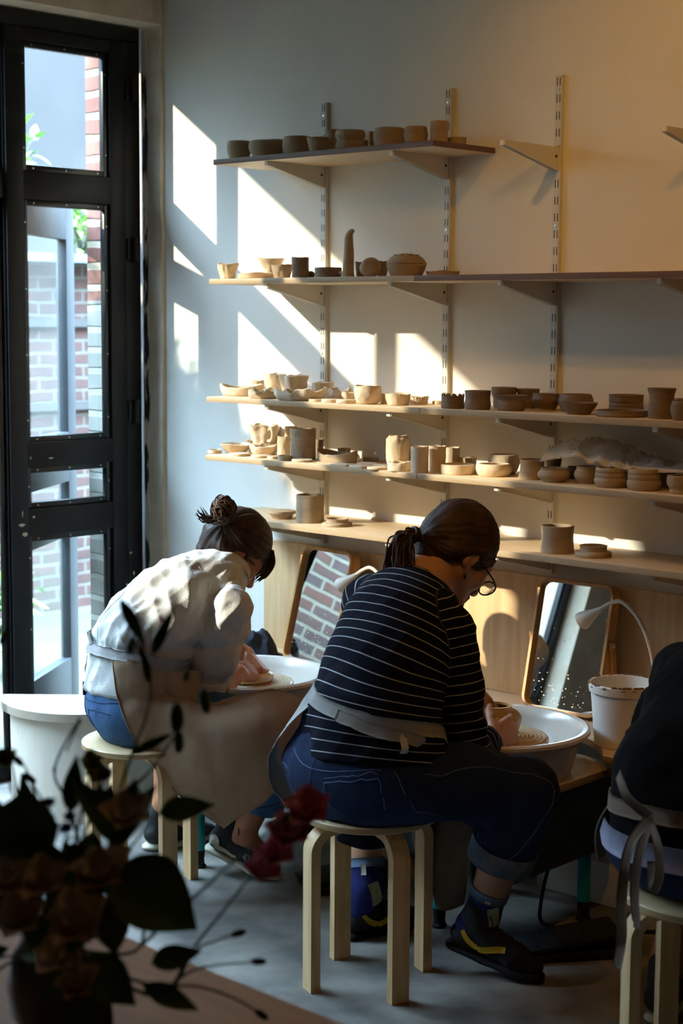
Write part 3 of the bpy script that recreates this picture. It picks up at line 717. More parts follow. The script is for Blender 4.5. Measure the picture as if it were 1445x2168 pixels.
POTS = [
 (1, 0.635, -0.22, 0.041, 0.063, 'chamfer', 'm', 0, 'bowl', 'small dark clay bowl at the left end of the top shelf'),
 (1, 0.765, -0.22, 0.058, 0.055, 'belly', 'm', 0, 'bowl', 'dark round-sided clay bowl, second from the left along the top shelf front'),
 (1, 0.679, -0.09, 0.03, 0.076, 'cup', 'm', 0, 'bowl', 'dark clay bowl mostly hidden behind the second and third bowls of the top shelf'),
 (1, 0.891, -0.2, 0.049, 0.062, 'barrel', 'm', 0, 'bowl', 'large dark barrel-sided clay bowl left of the first upright on the top shelf'),
 (1, 1.005, -0.22, 0.037, 0.05, 'flare', 'm', 0, 'bowl', 'small dark clay bowl with a flared rim standing in front of the first upright'),
 (1, 0.94, -0.08, 0.028, 0.092, 'barrel', 'm', 0, 'pot', 'round dark clay pot behind the double-bulged bowl on the top shelf'),
 (1, 1.128, -0.2, 0.048, 0.065, 'double', 'm', 0, 'bowl', 'dark clay bowl with two bulging rings in the middle of the top shelf'),
 (1, 1.13, -0.12, 0.019, 0.04, 'cyl', 'm', 0, 'dish', 'low dark clay dish behind the double-bulged bowl, beside the thin upright slab'),
 (1, 1.286, -0.19, 0.051, 0.062, 'barrel', 'm', 0, 'bowl', 'wide brown clay bowl right of the thin upright slab on the top shelf'),
 (1, 1.395, -0.19, 0.037, 0.059, 'round', 'm', 0, 'cup', 'rounded light brown clay cup between the wide bowl and the tall beaker'),
 (1, 1.471, -0.17, 0.027, 0.072, 'mug', 'm', 0, 'beaker', 'tall straight clay beaker near the right end of the top shelf'),
 (1, 1.485, -0.1, 0.029, 0.027, 'plate', 'm', 0, 'dish', 'low shallow clay dish at the right end of the top shelf'),
 (2, 0.588, -0.23, 0.037, 0.051, 'taper', 'l', 0.006, 'cup', 'small rough hand-pinched pale clay cup at the left end of the second shelf'),
 (2, 0.655, -0.24, 0.006, 0.016, 'ball', 'l', 0.0, 'ball', 'tiny clay pellet beside the rough pinched cup on the second shelf'),
 (2, 0.722, -0.226, 0.062, 0.017, 'plate', 'l', 0.004, 'plate', 'flat pale uneven plate right of the rough pinched cup on the second shelf'),
 (2, 0.659, -0.09, 0.047, 0.075, 'hour', 'l', 0.003, 'goblet', 'pale clay goblet with a wide flared lip behind the flat plate, second shelf'),
 (2, 0.823, -0.2, 0.038, 0.045, 'flare', 'm', 0.005, 'bowl', 'lumpy grey clay bowl partly in front of the flared goblet'),
 (2, 0.928, -0.22, 0.028, 0.067, 'mug', 'd', 0.002, 'cup', 'upright dark grey clay cup between the lumpy bowl and the small clay ball'),
 (2, 0.948, -0.19, 0.013, 0.027, 'ball', 'd', 0.001, 'ball', 'small dark clay ball right of the upright dark cup on the second shelf'),
 (2, 1.044, -0.21, 0.044, 0.032, 'cyl', 'd', 0.001, 'dish', 'low straight-sided dark clay dish left of the tall horn'),
 (2, 1.104, -0.12, 0.02, 0.054, 'flare', 'd', 0.003, 'bowl', 'dark clay bowl half hidden behind the lumpy clay ball'),
 (2, 1.221, -0.2, 0.034, 0.059, 'ball', 'm', 0.006, 'ball', 'big lumpy clay ball right of the tall horn'),
 (2, 1.18, -0.1, 0.018, 0.054, 'belly', 'd', 0.002, 'bowl', 'dark clay bowl squeezed between the lumpy ball and the pierced lidded pot'),
 (2, 1.456, -0.125, 0.053, 0.016, 'plate', 'm', 0.002, 'plate', 'thin flat clay plate right of the pierced lidded pot'),
 (3, 0.591, -0.169, 0.073, 0.035, 'dish', 'l', 0.005, 'dish', 'wide pale pinched dish at the left end of the third shelf'),
 (3, 0.577, -0.075, 0.025, 0.051, 'cup', 'l', 0.003, 'bowl', 'pale clay bowl behind the wide pinched dish at the left of the third shelf'),
 (3, 0.693, -0.1, 0.038, 0.077, 'mug', 'l', 0.004, 'cup', 'tall pale hand-built clay cup standing left of the wavy-walled vessel'),
 (3, 0.795, -0.11, 0.051, 0.075, 'wavy', 'l', 0.006, 'vessel', 'pale clay vessel with a wavy folded wall on the third shelf'),
 (3, 0.779, -0.247, 0.046, 0.026, 'crumple', 'l', 0.006, 'dish', 'small crumpled pale dish in front of the tall hand-built cup'),
 (3, 0.947, -0.237, 0.078, 0.032, 'crumple', 'l', 0.008, 'dish', 'long crumpled clay dish at the front edge of the third shelf'),
 (3, 0.889, -0.07, 0.041, 0.054, 'boxwave', 'l', 0.003, 'dish', 'square-walled pale dish with ribbed sides behind the long crumpled dish'),
 (3, 1.001, -0.11, 0.049, 0.034, 'crumple', 'l', 0.005, 'dish', 'pale crumpled dish behind the three flat coasters'),
 (3, 1.043, -0.262, 0.024, 0.008, 'disc', 'l', 0.001, 'coaster', 'thin pale clay coaster, leftmost of the three on the third shelf'),
 (3, 1.115, -0.267, 0.032, 0.011, 'disc', 'l', 0.001, 'coaster', 'thin pale clay coaster, middle one of the three on the third shelf'),
 (3, 1.184, -0.271, 0.031, 0.012, 'disc', 'l', 0.001, 'coaster', 'thin pale clay coaster right beside the big rounded bowl'),
 (3, 1.079, -0.15, 0.021, 0.028, 'cup', 'l', 0.003, 'bowl', 'small low pale bowl left behind the big rounded bowl'),
 (3, 1.257, -0.248, 0.044, 0.057, 'round2', 'l', 0.003, 'bowl', 'big rounded pale clay bowl at the front of the third shelf'),
 (3, 1.264, -0.18, 0.015, 0.031, 'cup', 'l', 0.003, 'bowl', 'little pale bowl peeking out between the two rounded bowls of the third shelf'),
 (3, 1.363, -0.225, 0.04, 0.035, 'cup', 'l', 0.004, 'bowl', 'medium pale bowl with a thick uneven rim right of the big rounded bowl'),
 (3, 1.346, -0.108, 0.033, 0.022, 'crimp', 'l', 0.003, 'dish', 'low pale dish with a crimped edge near the first upright pot row, third shelf'),
 (3, 1.402, -0.07, 0.022, 0.01, 'disc', 'l', 0.001, 'coaster', 'flat pale clay round lying right of the crimped dish'),
 (3, 1.599, -0.242, 0.036, 0.044, 'castle', 'd', 0.001, 'pot', 'dark clay pot with a notched battlement rim on the third shelf'),
 (3, 1.686, -0.231, 0.04, 0.056, 'waist', 'd', 0, 'pot', 'dark thrown clay pot right of the notched pot'),
 (3, 1.693, -0.112, 0.039, 0.063, 'belly2', 'd', 0, 'pot', 'tall dark clay pot behind the wide-lipped bowl'),
 (3, 1.745, -0.06, 0.036, 0.059, 'flare', 'd', 0, 'pot', 'dark straight clay pot at the back beside the third upright'),
 (3, 1.793, -0.206, 0.051, 0.045, 'lip', 'd', 0, 'bowl', 'dark bowl with a wide turned-out lip at the front of the third shelf'),
 (3, 1.845, -0.103, 0.042, 0.049, 'squat', 'd', 0, 'bowl', 'squat dark bowl with a pinched-in foot in front of the third upright'),
 (3, 1.943, -0.09, 0.052, 0.05, 'round', 'd', 0, 'bowl', 'rounded dark bowl behind the shallow flared bowl'),
 (3, 2.037, -0.208, 0.055, 0.033, 'shallow', 'd', 0, 'bowl', 'shallow flared dark bowl at the front, left of the low dark plate'),
 (3, 2.181, -0.204, 0.072, 0.017, 'plate2', 'd', 0, 'plate', 'low wide dark plate at the front edge of the third shelf'),
 (3, 2.108, -0.074, 0.051, 0.054, 'ribcyl', 'd', 0, 'pot', 'ribbed dark cylinder standing behind the low wide plate'),
 (3, 2.313, -0.21, 0.04, 0.083, 'vase', 'd', 0, 'vase', 'tall dark waisted vase near the right end of the third shelf'),
 (3, 2.295, -0.08, 0.021, 0.05, 'cup', 'd', 0, 'bowl', 'dark bowl behind the rightmost bowl of the third shelf'),
 (3, 2.401, -0.246, 0.031, 0.052, 'round', 'd', 0, 'bowl', 'dark round bowl at the right edge of the picture, third shelf'),
 (4, 0.528, -0.236, 0.025, 0.013, 'cyl', 'l', 0.002, 'dish', 'tiny round pale dish at the left end of the fourth shelf'),
 (4, 0.564, -0.169, 0.055, 0.031, 'shallow', 'l', 0.003, 'bowl', 'open pale bowl behind the flat disc at the left of the fourth shelf'),
 (4, 0.657, -0.24, 0.038, 0.009, 'disc', 'l', 0.001, 'disc', 'flat pale disc at the front left edge of the fourth shelf'),
 (4, 0.539, -0.08, 0.013, 0.04, 'cup', 'l', 0.002, 'bowl', 'tiny pale bowl at the back left of the fourth shelf'),
 (4, 0.585, -0.052, 0.047, 0.03, 'flower', 'l', 0.003, 'bowl', 'pale scalloped bowl under the big ruffled cup'),
 (4, 0.675, -0.141, 0.05, 0.032, 'spiky', 'l', 0.004, 'bowl', 'pale bowl with a jagged peaked rim at the front of the fourth shelf'),
 (4, 0.76, -0.235, 0.035, 0.008, 'disc', 'l', 0.001, 'disc', 'flat pale disc in front of the jagged bowl'),
 (4, 0.829, -0.249, 0.019, 0.009, 'disc', 'l', 0.001, 'disc', 'small thick pale disc between the jagged bowl and the tiny dark dish'),
 (4, 0.77, -0.137, 0.022, 0.068, 'mug', 'l', 0.003, 'cup', 'narrow pale clay cup left of the grey arch-carved cylinder'),
 (4, 0.902, -0.263, 0.025, 0.017, 'cyl', 'm', 0.001, 'dish', 'tiny round grey dish in front of the narrow cup'),
 (4, 0.9, -0.1, 0.016, 0.063, 'mug', 'm', 0.002, 'cup', 'clay cup half hidden right behind the grey carved cylinder'),
 (4, 0.97, -0.252, 0.036, 0.008, 'disc', 'l', 0.002, 'disc', 'rough textured clay disc in front of the grey carved cylinder'),
 (4, 1.049, -0.168, 0.089, 0.032, 'oval', 'm', 0.004, 'dish', 'large oval grey dish with a dipped rim on the fourth shelf'),
 (4, 0.999, -0.08, 0.021, 0.036, 'cup', 'l', 0.002, 'dish', 'small pale dish behind the large oval dish'),
 (4, 1.138, -0.1, 0.026, 0.016, 'disc', 'm', 0.001, 'disc', 'flat clay disc lying right of the large oval dish'),
 (4, 1.329, -0.281, 0.032, 0.008, 'disc', 'l', 0.001, 'disc', 'flat pale disc at the front, left of the low thick ring dish'),
 (4, 1.412, -0.272, 0.036, 0.028, 'cyl', 'l', 0.003, 'dish', 'low thick-walled pale dish in front of the lumpy tall jar'),
 (4, 1.316, -0.17, 0.038, 0.1, 'jar', 'l', 0.004, 'jar', 'tall lumpy pale jar with an uneven mouth on the fourth shelf'),
 (4, 1.494, -0.27, 0.027, 0.08, 'mug', 'l', 0.001, 'cylinder', 'pale thick cylinder at the shelf joint, nearest the lumpy jar'),
 (4, 1.505, -0.2, 0.027, 0.079, 'mug', 'l', 0.002, 'cylinder', 'pale cylinder with a dented rim, middle of the three cylinders'),
 (4, 1.499, -0.12, 0.023, 0.07, 'mugt', 'l', 0.002, 'cup', 'tapered pale cup, rightmost of the three cylinders'),
 (4, 1.529, -0.08, 0.029, 0.037, 'cup', 'l', 0.002, 'dish', 'small pale dish behind the low straight dish of the fourth shelf'),
 (4, 1.601, -0.216, 0.053, 0.029, 'cyl', 'l', 0, 'dish', 'low straight-sided pale thrown dish on the fourth shelf'),
 (4, 1.717, -0.186, 0.054, 0.036, 'barrel', 'l', 0, 'bowl', 'broad pale thrown bowl right of the low straight-sided dish'),
 (4, 1.681, -0.09, 0.048, 0.057, 'round', 'l', 0, 'bowl', 'pale bowl in strong sun behind the broad thrown bowl'),
 (4, 1.856, -0.182, 0.04, 0.058, 'jarn', 'm', 0, 'jar', 'plain brown clay jar narrowing upward beside the third upright'),
 (4, 1.861, -0.08, 0.024, 0.056, 'shallow', 'd', 0, 'bowl', 'dark shallow bowl at the back beside the plastic sheet'),
 (4, 1.953, -0.206, 0.048, 0.041, 'squat2', 'm', 0, 'bowl', 'squat round-bellied clay bowl in front of the plain brown jar'),
 (4, 1.927, -0.078, 0.014, 0.036, 'mug', 'd', 0, 'cup', 'dark clay cup under the left end of the plastic sheet'),
 (4, 2.047, -0.178, 0.035, 0.05, 'squat2', 'm', 0, 'pot', 'smooth clay pot under the plastic sheet, left of the two ringed pots'),
 (4, 2.154, -0.21, 0.048, 0.055, 'ringed', 'm', 0, 'pot', 'ringed clay pot under the plastic sheet, left one of two alike'),
 (4, 2.267, -0.215, 0.048, 0.059, 'ringed', 'm', 0, 'pot', 'ringed clay pot under the plastic sheet, right one of two alike'),
 (4, 2.269, -0.1, 0.023, 0.047, 'mug', 'd', 0, 'pot', 'dark clay pot between the right ringed pot and the pot at the picture edge'),
 (4, 2.39, -0.227, 0.037, 0.05, 'ringed2', 'm', 0, 'pot', 'clay pot at the right picture edge of the fourth shelf'),
 (5, 0.824, -0.201, 0.048, 0.029, 'lid1', 'm', 0, 'lid', 'grey clay lid lying upside down at the left end of the bottom shelf'),
 (5, 0.956, -0.199, 0.047, 0.091, 'mug', 'm', 0, 'cylinder', 'tall straight grey clay cylinder at the left of the bottom shelf'),
 (5, 1.089, -0.208, 0.05, 0.024, 'lid2', 'm', 0, 'lid', 'stepped grey clay lid right of the tall straight cylinder'),
 (5, 1.968, -0.203, 0.05, 0.078, 'mugw', 'm', 0, 'cylinder', 'grey clay cylinder alone at the right of the bottom shelf'),
 (5, 2.091, -0.197, 0.053, 0.032, 'lid2', 'm', 0, 'lid', 'stepped grey clay lid beside the right-hand cylinder of the bottom shelf'),
]
for p in POTS: pot(*p)

# the tall horn with the curled tip
hp = catmull([(0, 0, 0), (.002, 0, .03), (.004, 0, .075), (.003, 0, .115), (.006, 0, .135), (.016, 0, .146), (.026, 0, .144)], 6)
hr = np.interp(np.linspace(0, 1, len(hp)), [0, .12, .35, .6, .8, .93, 1], [.024, .019, .0165, .0135, .009, .006, .003])
hb = MB().tube(hp, list(hr), 20)
o = hb.build('clay_horn', m_clay_m); o.location = (1.131, -.21, SZ[2] + .0); tag(o, 'tall clay horn tapering to a curled tip on the second shelf', 'horn', 'pots on the second shelf')
MB().tube([(-.021, -.008, .016), (-.028, -.012, .012)], [.006, .003], 8).build('spur', m_clay_m, o)
# lidded pot with a pierced dome
lp = empty('lidded_pot', (1.34, -.165, SZ[2]), 0, 'wide clay pot with a domed lid pierced by holes on the second shelf', 'pot', 'pots on the second shelf')
MB().lathe([(0, 0), (.045, 0), (.050, .004), (.058, .02), (.063, .038), (.0615, .040), (.055, .036), (.04, .01), (0, .008)], n=48).build('body', m_clay_m, lp)
MB().tube([(.058, .02, .036), (.072, .01, .040), (.074, -.004, .036), (.060, -.012, .034)], [.004, .004, .004, .004], 8).build('lug', m_clay_m, lp)
dome = MB().lathe([(.0, .0405)] + [(.061, .0405), (.063, .042), (.060, .050), (.050, .061), (.034, .069), (.016, .073), (0, .074)], n=48).build('lid', m_clay_m, lp)
hh = MB()
for k in range(9):
    a = 2*PI*k/9 + .2; rr, zz = (.038, .0675)
    hh.lathe([(0, 0), (.0038, 0), (.0038, .0016), (0, .0016)], (rr*math.cos(a), rr*math.sin(a), zz), 10)
hh.build('holes', m_slot, dome)
# thin standing slab
o = MB().box((-.004, -.02, 0), (.004, .02, .058), .002).build('clay_slab', m_clay_m); o.location = (1.218, -.19, SZ[1]); tag(o, 'thin clay slab standing on edge on the topmost shelf', 'slab', 'pots on the topmost shelf')
# grey cylinder carved with little arches
cc = empty('carved_cylinder', (.913, -.19, SZ[4]), 0, 'tall grey clay cylinder with small carved arches on the fourth shelf', 'cylinder', 'pots on the fourth shelf')
R_, H_ = .043, .104
MB().lathe(pot_profile('mug', R_, H_, .004), n=48).build('body', m_clay_m, cc)
for (a, z, s_) in ((-1.25, .078, 1), (-.35, .045, 1), (-1.75, .018, 1.05), (-2.2, .06, .8), (-.7, .012, .9), (-.05, .085, .9)):
    ar = MB(); pts = []
    for (px, pz) in [(-.007, 0), (-.007, .009)] + [(-.007*math.cos(t), .009 + .007*math.sin(t)) for t in np.linspace(0, PI, 7)[1:-1]] + [(.007, .009), (.007, 0)]:
        an = a + px*s_/R_
        pts.append(((R_ + .0002)*math.cos(an), (R_ + .0002)*math.sin(an), z + pz*s_))
    ar.tube(pts + pts[:1], .0007, 5).build('carved_arch', m_clay_d, cc)
# ruffled big cup with a handle
rc = empty('ruffled_cup', (.585, -.052, SZ[4] + .0135), 0, 'big ruffled pale cup with a loop handle nested in the scalloped bowl, fourth shelf', 'cup', 'pots on the fourth shelf')
sdz = 91.7
MB().lathe(pot_profile('flare', .054, .080, .005), n=56, wob=lambda a, r, z: (.004*z/.08*math.sin(7*a) + .004*vnoise(np.array([math.cos(a)*3, math.sin(a)*3, z*50 + sdz])), .005*math.sin(5*a)*(z > .065))).build('body', m_clay_l, rc, sharp=60)
MB().tube(catmull([(.046, -.022, .066), (.066, -.030, .074), (.078, -.034, .050), (.062, -.028, .030), (.040, -.020, .028)], 5), .0055, 10).build('handle', m_clay_l, rc)
o = MB().lathe(pot_profile('mug', .022, .095, .004), n=36).build('clay_cup', m_clay_l); o.location = (.722, -.055, SZ[4]); tag(o, 'pale clay cup at the back, right of the ruffled cup handle', 'cup', 'pots on the fourth shelf')
# flat tiles
for (x, y, rz, lab) in ((1.171, -.268, .1, 'flat square clay tile at the front edge of the fourth shelf, left of two'), (1.252, -.268, -.15, 'flat square clay tile at the front edge of the fourth shelf, right of two'), (1.200, -.175, .35, 'flat clay tile behind the two front tiles'), (1.285, -.195, -.3, 'flat clay tile at the foot of the lumpy tall jar')):
    o = MB().box((-.033, -.028, 0), (.033, .028, .007), .0015).build('clay_tile', m_clay_l); o.location = (x, y, SZ[4]); o.rotation_euler = (0, 0, rz); tag(o, lab, 'tile', 'flat clay tiles')
o = MB().lathe([(0, 0), (.03, 0), (.031, .004), (.03, .008), (0, .008)], n=32).xf(Matrix.Rotation(-.95, 4, 'X')).build('clay_disc', m_clay_m); o.location = (1.19, -.035, SZ[4] + .026); tag(o, 'flat clay disc leaning against the wall behind the tiles', 'disc', 'pots on the fourth shelf')

# crumpled plastic sheet lying over the pots of the fourth shelf
r_ = []
xs = np.linspace(1.925, 2.62, 70)
for i, x in enumerate(xs):
    t = i/69; row = []
    top = SZ[4] + .062 + .030*(1 - t)*math.exp(-((t - .12)/.2)**2) + .012*math.sin(t*9)
    for j in range(26):
        v = j/25
        y = -.225 + .205*v
        z = top - .032*(max(0, .35 - v)/.35)**1.5*(1 + .3*math.sin(t*14)) + .012*math.sin(PI*v)
        q = np.array([x*16, y*16, 3.]); q2 = np.array([x*42, y*42, 8.])
        z += .015*(1 - abs(vnoise(q*1.4))*2) + .010*(1 - 2*abs(vnoise(q2)))
        z = max(z, SZ[4] + .058 + .006*math.sin(30*v + 9*t))
        row.append((x + .010*vnoise(q*1.3), y + .010*vnoise(q*1.1 + 5), z))
    r_.append(row)
o = MB().grid(np.array(r_), .0006).build('plastic_sheet', m_plastic, base=(2.25, -.15, SZ[4]), sharp=180); tag(o, 'crumpled clear plastic sheet draped over pots at the right of the fourth shelf', 'plastic sheet')

# ================================================================== worktop, panel, mirrors, lamps
WC = [(1.06, -.585), (2.05, -.585), (3.05, -.585)]
poly = []
for x in [.545]: poly.append((x, -.003))
poly.append((.545, -.446))
RB = .292
for cx, cy in WC:
    dy = -.446 - cy
    a0 = math.asin(dy/RB); dx = RB*math.cos(a0)
    for a in np.linspace(PI - a0, a0, 24): poly.append((cx + RB*math.cos(a), cy + RB*math.sin(a)))
poly += [(3.6, -.446), (3.6, -.003)]
o = MB().prism([(x - .545, y) for x, y in poly], .482 - .5, 0, .001).build('worktop', m_ply); o.location = (.545, 0, .5); tag(o, 'long birch plywood worktop along the wall behind the pottery wheels', 'worktop')
for x in (.60, 1.56, 2.50, 3.54):
    MB().box((x - .022, -.40, .0), (x + .022, -.355, .481), .002).build('leg', m_stleg, o, world=True)
o = MB().box((0, -.018, 0), (3.05, -.0005, .386), .001).build('splash_panel', m_panel); o.location = (.549, 0, .501); tag(o, 'long birch plywood panel against the wall under the lowest shelf', 'panel')

def table_mirror(loc, yaw, tilt, label):
    r = empty('table_mirror', loc, 0, label, 'mirror', 'wood-framed table mirrors')
    r.rotation_euler = (tilt, 0, yaw)      # local: x width, z height, front faces -y
    W, H, D, rad = .27, .395, .042, .035
    def rr(w, h, rd, n=8):
        o = []
        for (cx, cz, a0) in ((w/2 - rd, h/2 - rd, 0), (-w/2 + rd, h/2 - rd, PI/2), (-w/2 + rd, -h/2 + rd, PI), (w/2 - rd, -h/2 + rd, 1.5*PI)):
            o += [(cx + rd*math.cos(a0 + t), cz + rd*math.sin(a0 + t)) for t in np.linspace(0, PI/2, n)]
        return o
    A = rr(W, H, rad); B = rr(W - .018, H - .018, rad - .009); n = len(A)
    vs = []; 
    for y in (-D/2, D/2):
        vs += [(x, y, z + H/2) for x, z in A]; vs += [(x, y, z + H/2) for x, z in B]
    fs = []
    for i in range(n):
        j = (i + 1) % n
        fs += [(i, j, n + j, n + i), (2*n + i, 3*n + i, 3*n + j, 2*n + j), (i, 2*n + i, 2*n + j, j), (n + i, n + j, 3*n + j, 3*n + i)]
    MB().add(vs, fs).build('frame', m_oak, r)
    C = rr(W - .0176, H - .0176, rad - .0088)
    g = MB(); g.add([(x, -.006, z + H/2) for x, z in C] + [(x, -.002, z + H/2) for x, z in C], [tuple(range(n)), tuple(range(n, 2*n))[::-1]] + [(i, n + i, n + (i+1) % n, (i+1) % n) for i in range(n)])
    gl = g.build('glass', m_mirror, r, smooth=False)
    rr_ = random.Random(int(loc[0]*100)); sp = MB()
    for k in range(80):
        x = rr_.uniform(-.115, .115); z = .02 + abs(rr_.gauss(0, .09)) + (.12 if rr_.random() < .12 else 0); s_ = rr_.uniform(.0006, .0022)
        if z > H - .04: continue
        q = [(x + s_*math.cos(t)*1.6, z + s_*math.sin(t)) for t in np.linspace(0, 2*PI, 7)[:-1]]
        sp.add([(a, -.0063, b) for a, b in q] + [(a, -.0059, b) for a, b in q], [tuple(range(6)), tuple(range(6, 12))[::-1]] + [(i, 6 + i, 6 + (i+1) % 6, (i+1) % 6) for i in range(6)])
    sp.build('splatter', m_splat, gl)['kind'] = 'stuff'
    # folding stand: two side bars and a foot bar
    zp = H*.56; Lb = zp*1.02
    for sx in (-1, 1):
        x = sx*(W/2 + .007)
        mb = MB().box((x - .005, -.011, -.012), (x + .005, .011, Lb), .002)
        mb.xf(Matrix.Translation((0, 0, zp)) @ Matrix.Rotation(.16 - tilt, 4, 'X') @ Matrix.Translation((0, 0, 0)) @ Matrix.Rotation(PI, 4, 'X'))
        mb.build('stand_bar', m_oak, r)
        MB().lathe([(0, 0), (.008, 0), (.007, .004), (0, .005)], n=16).xf(Matrix.Translation((x + sx*.004, 0, zp)) @ Matrix.Rotation(sx*PI/2, 4, 'Y')).build('pivot_knob', m_lampw, r)
    return r
table_mirror((.918, -.160, .5065), -.12, -.25, 'left table mirror, reflecting a brick wall, behind the first wheel')
table_mirror((1.948, -.138, .5060), .03, -.225, 'right table mirror, reflecting a dark post, beside the white bucket')

def desk_lamp(x, y, label):
    r = empty('desk_lamp', (x, y, .5), 0, label, 'lamp', 'white gooseneck lamps')
    MB().lathe([(0, 0), (.038, 0), (.040, .004), (.038, .014), (.012, .022), (.007, .035), (0, .035)], n=36).build('base', m_lampw, r)
    P = catmull([(0, 0, .03), (-.001, 0, .10), (-.006, 0, .18), (-.022, 0, .25), (-.050, 0, .31), (-.085, 0, .350), (-.125, 0, .372), (-.160, 0, .362), (-.195, 0, .340)], 6)
    MB().tube(P, .0058, 12).build('gooseneck', m_lampw, r)
    d = V((-.062, -.004, -.043)).normalized(); p = V((-.192, 0, .342))
    pts = [p + d*t for t in (0, .012, .03, .05, .068, .078)]
    sh = MB().tube(pts, [.0072, .009, .014, .021, .0265, .0265], 28, cap=False)
    pts2 = [p + d*t for t in (.078, .072, .05)]
    sh.tube(pts2, [.026, .024, .019], 28, cap=False)
    s_ = sh.build('lamp_shade', m_lampw, r, sharp=50)
    MB().tube([p + d*.066, p + d*.071, p + d*.073], [.022, .017, .0], 20).build('lens', m_steelw, s_)
    return r
desk_lamp(2.285, -.155, 'white gooseneck lamp bent over in front of the right mirror')
desk_lamp(1.345, -.185, 'white gooseneck lamp whose shade shows between the left mirror and the striped back')

# bucket with dried clay round the rim
bk = empty('bucket', (2.275, -.305, .5), 0, 'white plastic bucket with dried brown clay round its rim on the worktop', 'bucket')
R0, R1, HB = .076, .093, .178
MB().lathe([(0, 0), (R0 - .004, 0), (R0, .004), (R1 - .004, HB - .026), (R1 + .001, HB - .026), (R1 + .003, HB - .012), (R1 + .003, HB - .004), (R1, HB), (R1 - .004, HB - .001), (R1 - .006, HB - .02), (R0 - .004, .006), (0, .006)], n=56).build('tub', m_bucket, bk)
dm = MB(); rr_ = random.Random(4)
for k in range(46):
    a = rr_.uniform(0, 2*PI); w_ = rr_.uniform(.03, .12)
    pts = [((R1 + .0005)*math.cos(a + t), (R1 + .0005)*math.sin(a + t), HB + .0006 + rr_.uniform(-.0015, .0008)) for t in np.linspace(-w_, w_, 5)]
    dm.tube(pts, [.001, rr_.uniform(.0018, .0034), .003, rr_.uniform(.0018, .0034), .001], 6)
for k in range(26):
    a = rr_.uniform(0, 2*PI); z0 = HB - rr_.uniform(.001, .008)
    pts = [((R1 + .0036)*math.cos(a + t), (R1 + .0036)*math.sin(a + t), z0 + rr_.uniform(-.003, .002)) for t in np.linspace(-.07, .07, 4)]
    dm.tube(pts, [.0006, .0014, .0016, .0006], 5)
dm.build('dried_clay', m_claydirt, bk)
MB().box((-R1 - .010, -.012, HB - .036), (-R1 + .004, .012, HB - .014), .003).build('handle_lug', m_bucket, bk)

# dark crumpled cloth on the worktop by the window
G = []
for i in range(60):
    t = i/59; row = []
    for j in range(60):
        s_ = j/59; x = -.12 + .24*t; y = -.09 + .18*s_
        e = max(0, 1 - ((x + .02)/.125)**2 - (y/.10)**2)
        q = np.array([x*22, y*22, 1.7]); z = .004 + .095*e**.6*(.75 + .5*vnoise(q)) + .022*e**.3*(1 - 2*abs(vnoise(q*2.1 + 3)))
        row.append((x + .012*vnoise(q + 9), y + .012*vnoise(q + 19), max(.003, z if e > 0 else .004 + .004*abs(vnoise(q*2)))))
    G.append(row)
o = MB().grid(np.array(G), .003).build('cleaning_cloth', m_darkcloth, sharp=180); o.location = (.655, -.19, .5005); tag(o, 'bundled dark cloth on the worktop behind the first wheel', 'cloth')
G = MB().prism([(0, 0), (.16, 0), (.16, .09), (0, .09)], 0, .003).build('clay_board', m_panel); G.location = (.70, -.15, .5); tag(G, 'thin flat board lying on the worktop beside the dark cloth', 'board')

# ================================================================== pottery wheels
def wheel(cx, cy, label, legs, group='pottery wheels'):
    r = empty('pottery_wheel', (cx, cy, 0), 0, label, 'pottery wheel', group)
    MB().box((-.222, -.27, .418), (.222, .30, .440), .002).build('wooden_tray', m_ply, r)
    MB().box((-.185, -.20, .20), (.205, .27, .417), .012).build('motor_housing', m_teald, r)
    MB().box((.06, -.212, .30), (.15, -.198, .318), .003).box((.088, -.216, .17), (.098, -.2, .31), .002).box((.112, -.216, .17), (.122, -.2, .30), .002).build('pedal_bracket', m_rubber, r)
    for (lx, ly) in legs:
        lg = MB().tube([(lx, ly, .055), (lx, ly, .417)], .0185, 20).build('leg', m_teal, r)
        MB().lathe([(0, 0), (.021, 0), (.022, .006), (.017, .012), (.016, .03), (.0175, .032), (.0175, .056), (0, .056)], (lx, ly, 0), 20).build('foot', m_rubber, lg)
    # splash pan
    pr = [(0, .441), (.198, .441), (.206, .446), (.232, .535), (.240, .548), (.252, .550), (.258, .556), (.258, .564), (.250, .569), (.238, .567), (.228, .556), (.222, .540), (.200, .456), (.192, .449), (.035, .447), (.035, .447)]
    MB().lathe(pr + [(0, .447)], n=72).build('splash_pan', m_splash, r)
    MB().tube([(.243*math.cos(-.75), .243*math.sin(-.75), .545), (.212*math.cos(-.75), .212*math.sin(-.75), .45)], .0035, 6).build('pan_seam', m_splash, r)
    hd = [(0, .520), (.142, .520), (.145, .523), (.145, .533), (.142, .536)]
    for k in range(11):
        q = .135 - k*.0115
        hd += [(q + .003, .5365), (q, .5385), (q - .003, .5368), (q - .006, .5362)]
    hd += [(0, .5362)]
    h = MB().lathe(hd, n=72).build('wheel_head', m_head, r, sharp=80)
    MB().tube([(0, 0, .446), (0, 0, .52)], .022, 20).build('shaft', m_steelw, h)
    return r
wheel(*WC[0], 'pottery wheel of the woman in white, by the window', [(.045, -.25), (.06, .235), (-.17, .06)])
wheel(*WC[1], 'pottery wheel of the woman in stripes, left of the bucket', [(-.09, -.125), (.165, .20), (-.15, .235)])
wheel(*WC[2], 'pottery wheel in front of the person in black, right of the bucket', [(-.09, -.125), (.165, .20), (-.15, .235)])
